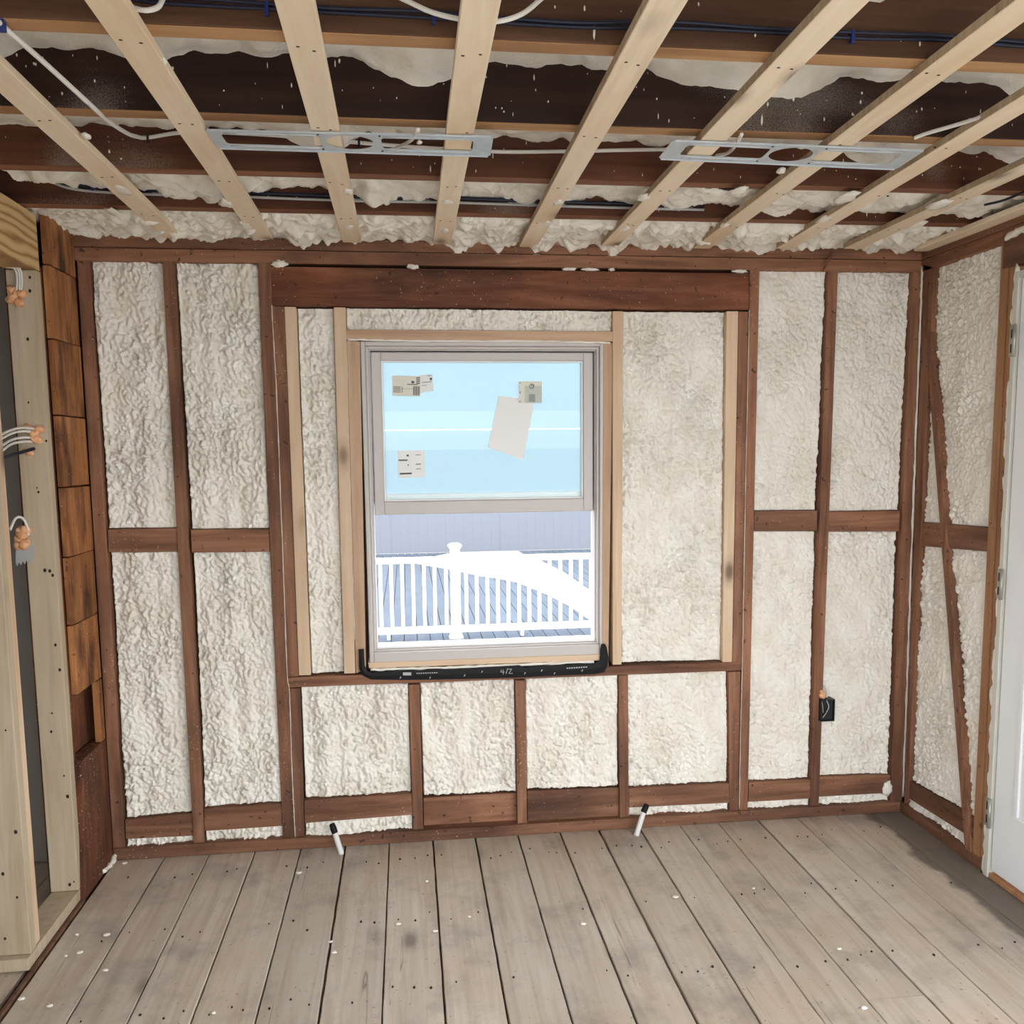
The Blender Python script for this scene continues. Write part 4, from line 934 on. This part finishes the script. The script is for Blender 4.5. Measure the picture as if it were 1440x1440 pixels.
# ================================================================== PIPE STUBS
def pipe(u0, v0, u1, v1, ytop, label, u2, v2):
    p0 = PZ(u0, v0, 0.0); p1 = PY(u1, v1, ytop); p2 = PY(u2, v2, ytop + .01)
    t = thing('pipe_stub', label, 'pipe', tuple(p0))
    d = (p1 - p0)
    tube('pipe', [p0 - d * .04, p0 + d * .5, p1], .0105, 'pipe', t, sides=14)
    tube('tape_cap', [p1 - d * .02, p1 + (p2 - p1) * .6, p2], [.0118, .0118, .0116, .0108, .0085], 'black', t, sides=12, smoothn=4, wob=.08)
    return t
pipe(480, 1200, 471, 1171, -.055, 'white pipe stub with black taped end leaning out of the floor below the window corner', 466.5, 1158)
pipe(895, 1174, 905, 1142, -.05, 'white pipe stub with black taped end leaning toward the electrical box side', 910, 1131)

# ================================================================== ELECTRICAL BOX
q = [PY(u, v, -.020) for u, v in ((1155, 984.5), (1174.5, 984), (1173.5, 1014), (1154, 1015))]
eb = thing('electrical_box', 'black plastic electrical box with loose wires on the stud beside the foam', 'electrical box', tuple((q[2] + q[3]) / 2))
x0, x1 = q[0][0], q[1][0]; z1, z0 = q[0][2], q[3][2]
bm = bmesh.new(); th = .003
box_bm(bm, (x0, -.020, z0), (x0 + th, .05, z1), .0005); box_bm(bm, (x1 - th, -.020, z0), (x1, .05, z1), .0005)
box_bm(bm, (x0 + th, -.020, z1 - th), (x1 - th, .05, z1), .0005); box_bm(bm, (x0 + th, -.020, z0), (x1 - th, .05, z0 + th), .0005); box_bm(bm, (x0 + th, -.007, z0 + th), (x1 - th, -.004, z1 - th), 0)
bm_obj('box_shell', bm, 'black_plastic', eb)
xm = (x0 + x1) / 2
tube('wire', [(xm - .002, -.009, z1 - .004), (xm + .004, -.018, z1 - .03), (xm - .006, -.017, z0 + .035), (xm - .016, -.011, z0 + .014)], .0022, 'cable_grey', eb, sides=6)
tube('wire', [(x0 + .006, -.009, z1 - .004), (x0 + .009, -.016, z1 - .03), (x0 + .013, -.012, z1 - .055)], .0015, 'cable_grey', eb, sides=6)
tube('cable', [(xm - .004, .02, z1 + .05), (xm + .006, .0, z1 + .03), (xm + .004, .004, z1 + .004)], .004, 'cable_white', eb, sides=7)
t = thing('sealant_lump', 'orange sealant foam above the black electrical box', 'sealant', (x0 + .012, -.004, z1 + .004))
J = Join()
for k, (dx, dz, r) in enumerate(((.010, .014, .012), (.016, .010, .010), (.008, .030, .008), (.02, .02, .007))):
    vv, ff = blob_geo((x0 + dx, -.002, z1 + dz), (r, .008, r), 70 + k, 2, .5); J.add(vv, ff)
mesh_obj('foam', J.v, J.f, 'foam_orange', t, True)

# splinter sticking from the top plate
sp = thing('splinter', 'dark splinter of wood hanging from the top plate by the ceiling foam', 'splinter', tuple(PY(1157, 381, -.03)))
tube('shard', [PY(1172, 354, -.01), PY(1164, 368, -.03), PY(1157, 381, -.035)], [.006, .005, .002], 'old_z', sp, sides=5, smoothn=3)

# ================================================================== OUTSIDE
DZ = -.70
deck = thing('deck', 'blue grey plank deck outside running away from the house', 'deck', (1.5, 0.2, DZ), kind='structure')
for i in range(88):
    x0 = -5.612 + .154 * i
    bm = bmesh.new(); box_bm(bm, (x0, .2, DZ - .03), (x0 + .146, 15.9, DZ), .002); bm_obj('deck_board', bm, 'deckboard', deck)
box('deck_frame', (-5.7, .25, DZ - .12), (7.95, 15.9, DZ - .04), 'deck_gap', deck, 0)
gr = box('ground', (-40, -40, DZ - .35), (40, 45, DZ - .15), 'ground', None, 0); tag(gr, 'plain gravel ground around the house below deck level', 'ground', 'structure')
fence = thing('privacy_fence', 'tall blue grey vinyl panel fence at the far end of the deck', 'fence', (1.6, 15.95, DZ))
YF = 15.95
xs = [-10.4, -8.0, -5.6, -3.2, -.36, 2.03, 4.43, 6.9, 9.3, 11.7]
for i in range(len(xs) - 1):
    x0, x1 = xs[i] + .004, xs[i + 1] - .004
    n = 12; wv = (x1 - x0) / n
    for k in range(n):
        box('panel_board', (x0 + k * wv + .0002, YF + .0006 * (k % 2), DZ), (x0 + (k + 1) * wv - .0002, YF + .03, DZ + 2.45), 'fence', fence, .0015)
box('backing_sheet', (-10.4, YF + .031, DZ), (11.7, YF + .036, DZ + 2.45), 'fence', fence, 0)
for i in range(len(xs) - 1): box('fence_rail', (xs[i] + .05, YF - .02, DZ + 2.45), (xs[i + 1] - .05, YF + .05, DZ + 2.60), 'fence', fence, .004)
for x in xs: box('fence_post', (x - .012, YF - .006, DZ), (x + .012, YF + .05, DZ + 2.62), 'fence', fence, .004)

def pzo(x, y): return (510 + x / 4.235, 700 + y / 4.235)
YR = 7.0
rail = thing('deck_railing', 'white vinyl deck railing with square balusters seen through the open window', 'railing', (.53, YR, DZ))
def pxx(x, y=560): return PY(*pzo(x, y), YR)[0]
xp = pxx(553); xe = pxx(1330); xs0 = -4.4
ztop = .275; ztb = .205; zbt = -.555; zbb = -.635
for (a, b) in ((xs0, xp - .055), (xp + .055, xe + 2.2)):
    box('top_rail', (a, YR - .045, ztb), (b, YR + .045, ztop), 'vinyl_white', rail, .008)
    box('bottom_rail', (a, YR - .025, zbb), (b, YR + .025, zbt), 'vinyl_white', rail, .005)
bx = [pxx(x) for x in (108, 172, 237, 302, 367, 430, 498, 617, 680, 743, 805, 868, 932, 992, 1052, 1115, 1177, 1240, 1300)]
bx += [bx[0] - .124 * k for k in range(1, 33)] + [bx[-1] + .124 * k for k in range(1, 16)]
for x in bx: box('baluster', (x - .020, YR - .019, zbt - .005), (x + .020, YR + .019, ztb + .005), 'vinyl_white', rail, .002)
for x in (xp,):
    p = box('post', (x - .057, YR - .057, DZ), (x + .057, YR + .057, .37), 'vinyl_white', rail, .006)
    bm = bmesh.new(); hexa(bm, [(x - .062, YR - .062, .37), (x + .062, YR - .062, .37), (x + .062, YR + .062, .37), (x - .062, YR + .062, .37)], [(x - .085, YR - .085, .405), (x + .085, YR - .085, .405), (x + .085, YR + .085, .405), (x - .085, YR + .085, .405)], .004)
    hexa(bm, [(x - .085, YR - .085, .405), (x + .085, YR - .085, .405), (x + .085, YR + .085, .405), (x - .085, YR + .085, .405)], [(x - .04, YR - .04, .435), (x + .04, YR - .04, .435), (x + .04, YR + .04, .435), (x - .04, YR + .04, .435)], .004)
    bm_obj('post_cap', bm, 'vinyl_white', p)
    bm = bmesh.new(); hexa(bm, [(x - .085, YR - .085, DZ), (x + .085, YR - .085, DZ), (x + .085, YR + .085, DZ), (x - .085, YR + .085, DZ)], [(x - .062, YR - .062, DZ + .06), (x + .062, YR - .062, DZ + .06), (x + .062, YR + .062, DZ + .06), (x - .062, YR + .062, DZ + .06)], .003)
    bm_obj('post_skirt', bm, 'vinyl_white', p)
for x in (pxx(148), pxx(948)): box('rail_foot', (x - .02, YR - .018, DZ), (x + .02, YR + .018, zbb), 'vinyl_white', rail, .002)
# white sheet lying on the deck beyond the railing
far = [(300, 374), (400, 356), (500, 334), (600, 326), (700, 323), (800, 321), (930, 320), (965, 342), (1060, 375), (1190, 440), (1330, 535), (1420, 590)]
near = [(300, 381), (400, 398), (500, 415), (600, 435), (700, 458), (800, 470), (920, 495), (1050, 545), (1170, 600), (1240, 640), (1330, 700), (1420, 760)]
hts = [.02, .06, .14, .17, .18, .18, .18, .12, .06, .05, .04, .04]
sh = thing('white_sheet', 'big white curved sheet lying flat on the deck behind the railing', 'sheet', (2.0, 10.0, DZ))
bm = bmesh.new(); rows = []
for k in range(len(far)):
    pf = PZ(*pzo(*far[k]), DZ + hts[k]); pf[1] = min(pf[1], 15.8); pn_ = PZ(*pzo(*near[k]), DZ + .03)
    rows.append([bm.verts.new(tuple(p)) for p in (pf, pn_, (pn_[0], pn_[1], DZ + .001), (pf[0], pf[1], DZ + .001))])
for k in range(len(rows) - 1):
    for q in range(4): bm.faces.new([rows[k][q], rows[k + 1][q], rows[k + 1][(q + 1) % 4], rows[k][(q + 1) % 4]])
bm.faces.new(rows[0][::-1]); bm.faces.new(rows[-1])
bm_obj('sheet_cover', bm, 'sheet', sh)
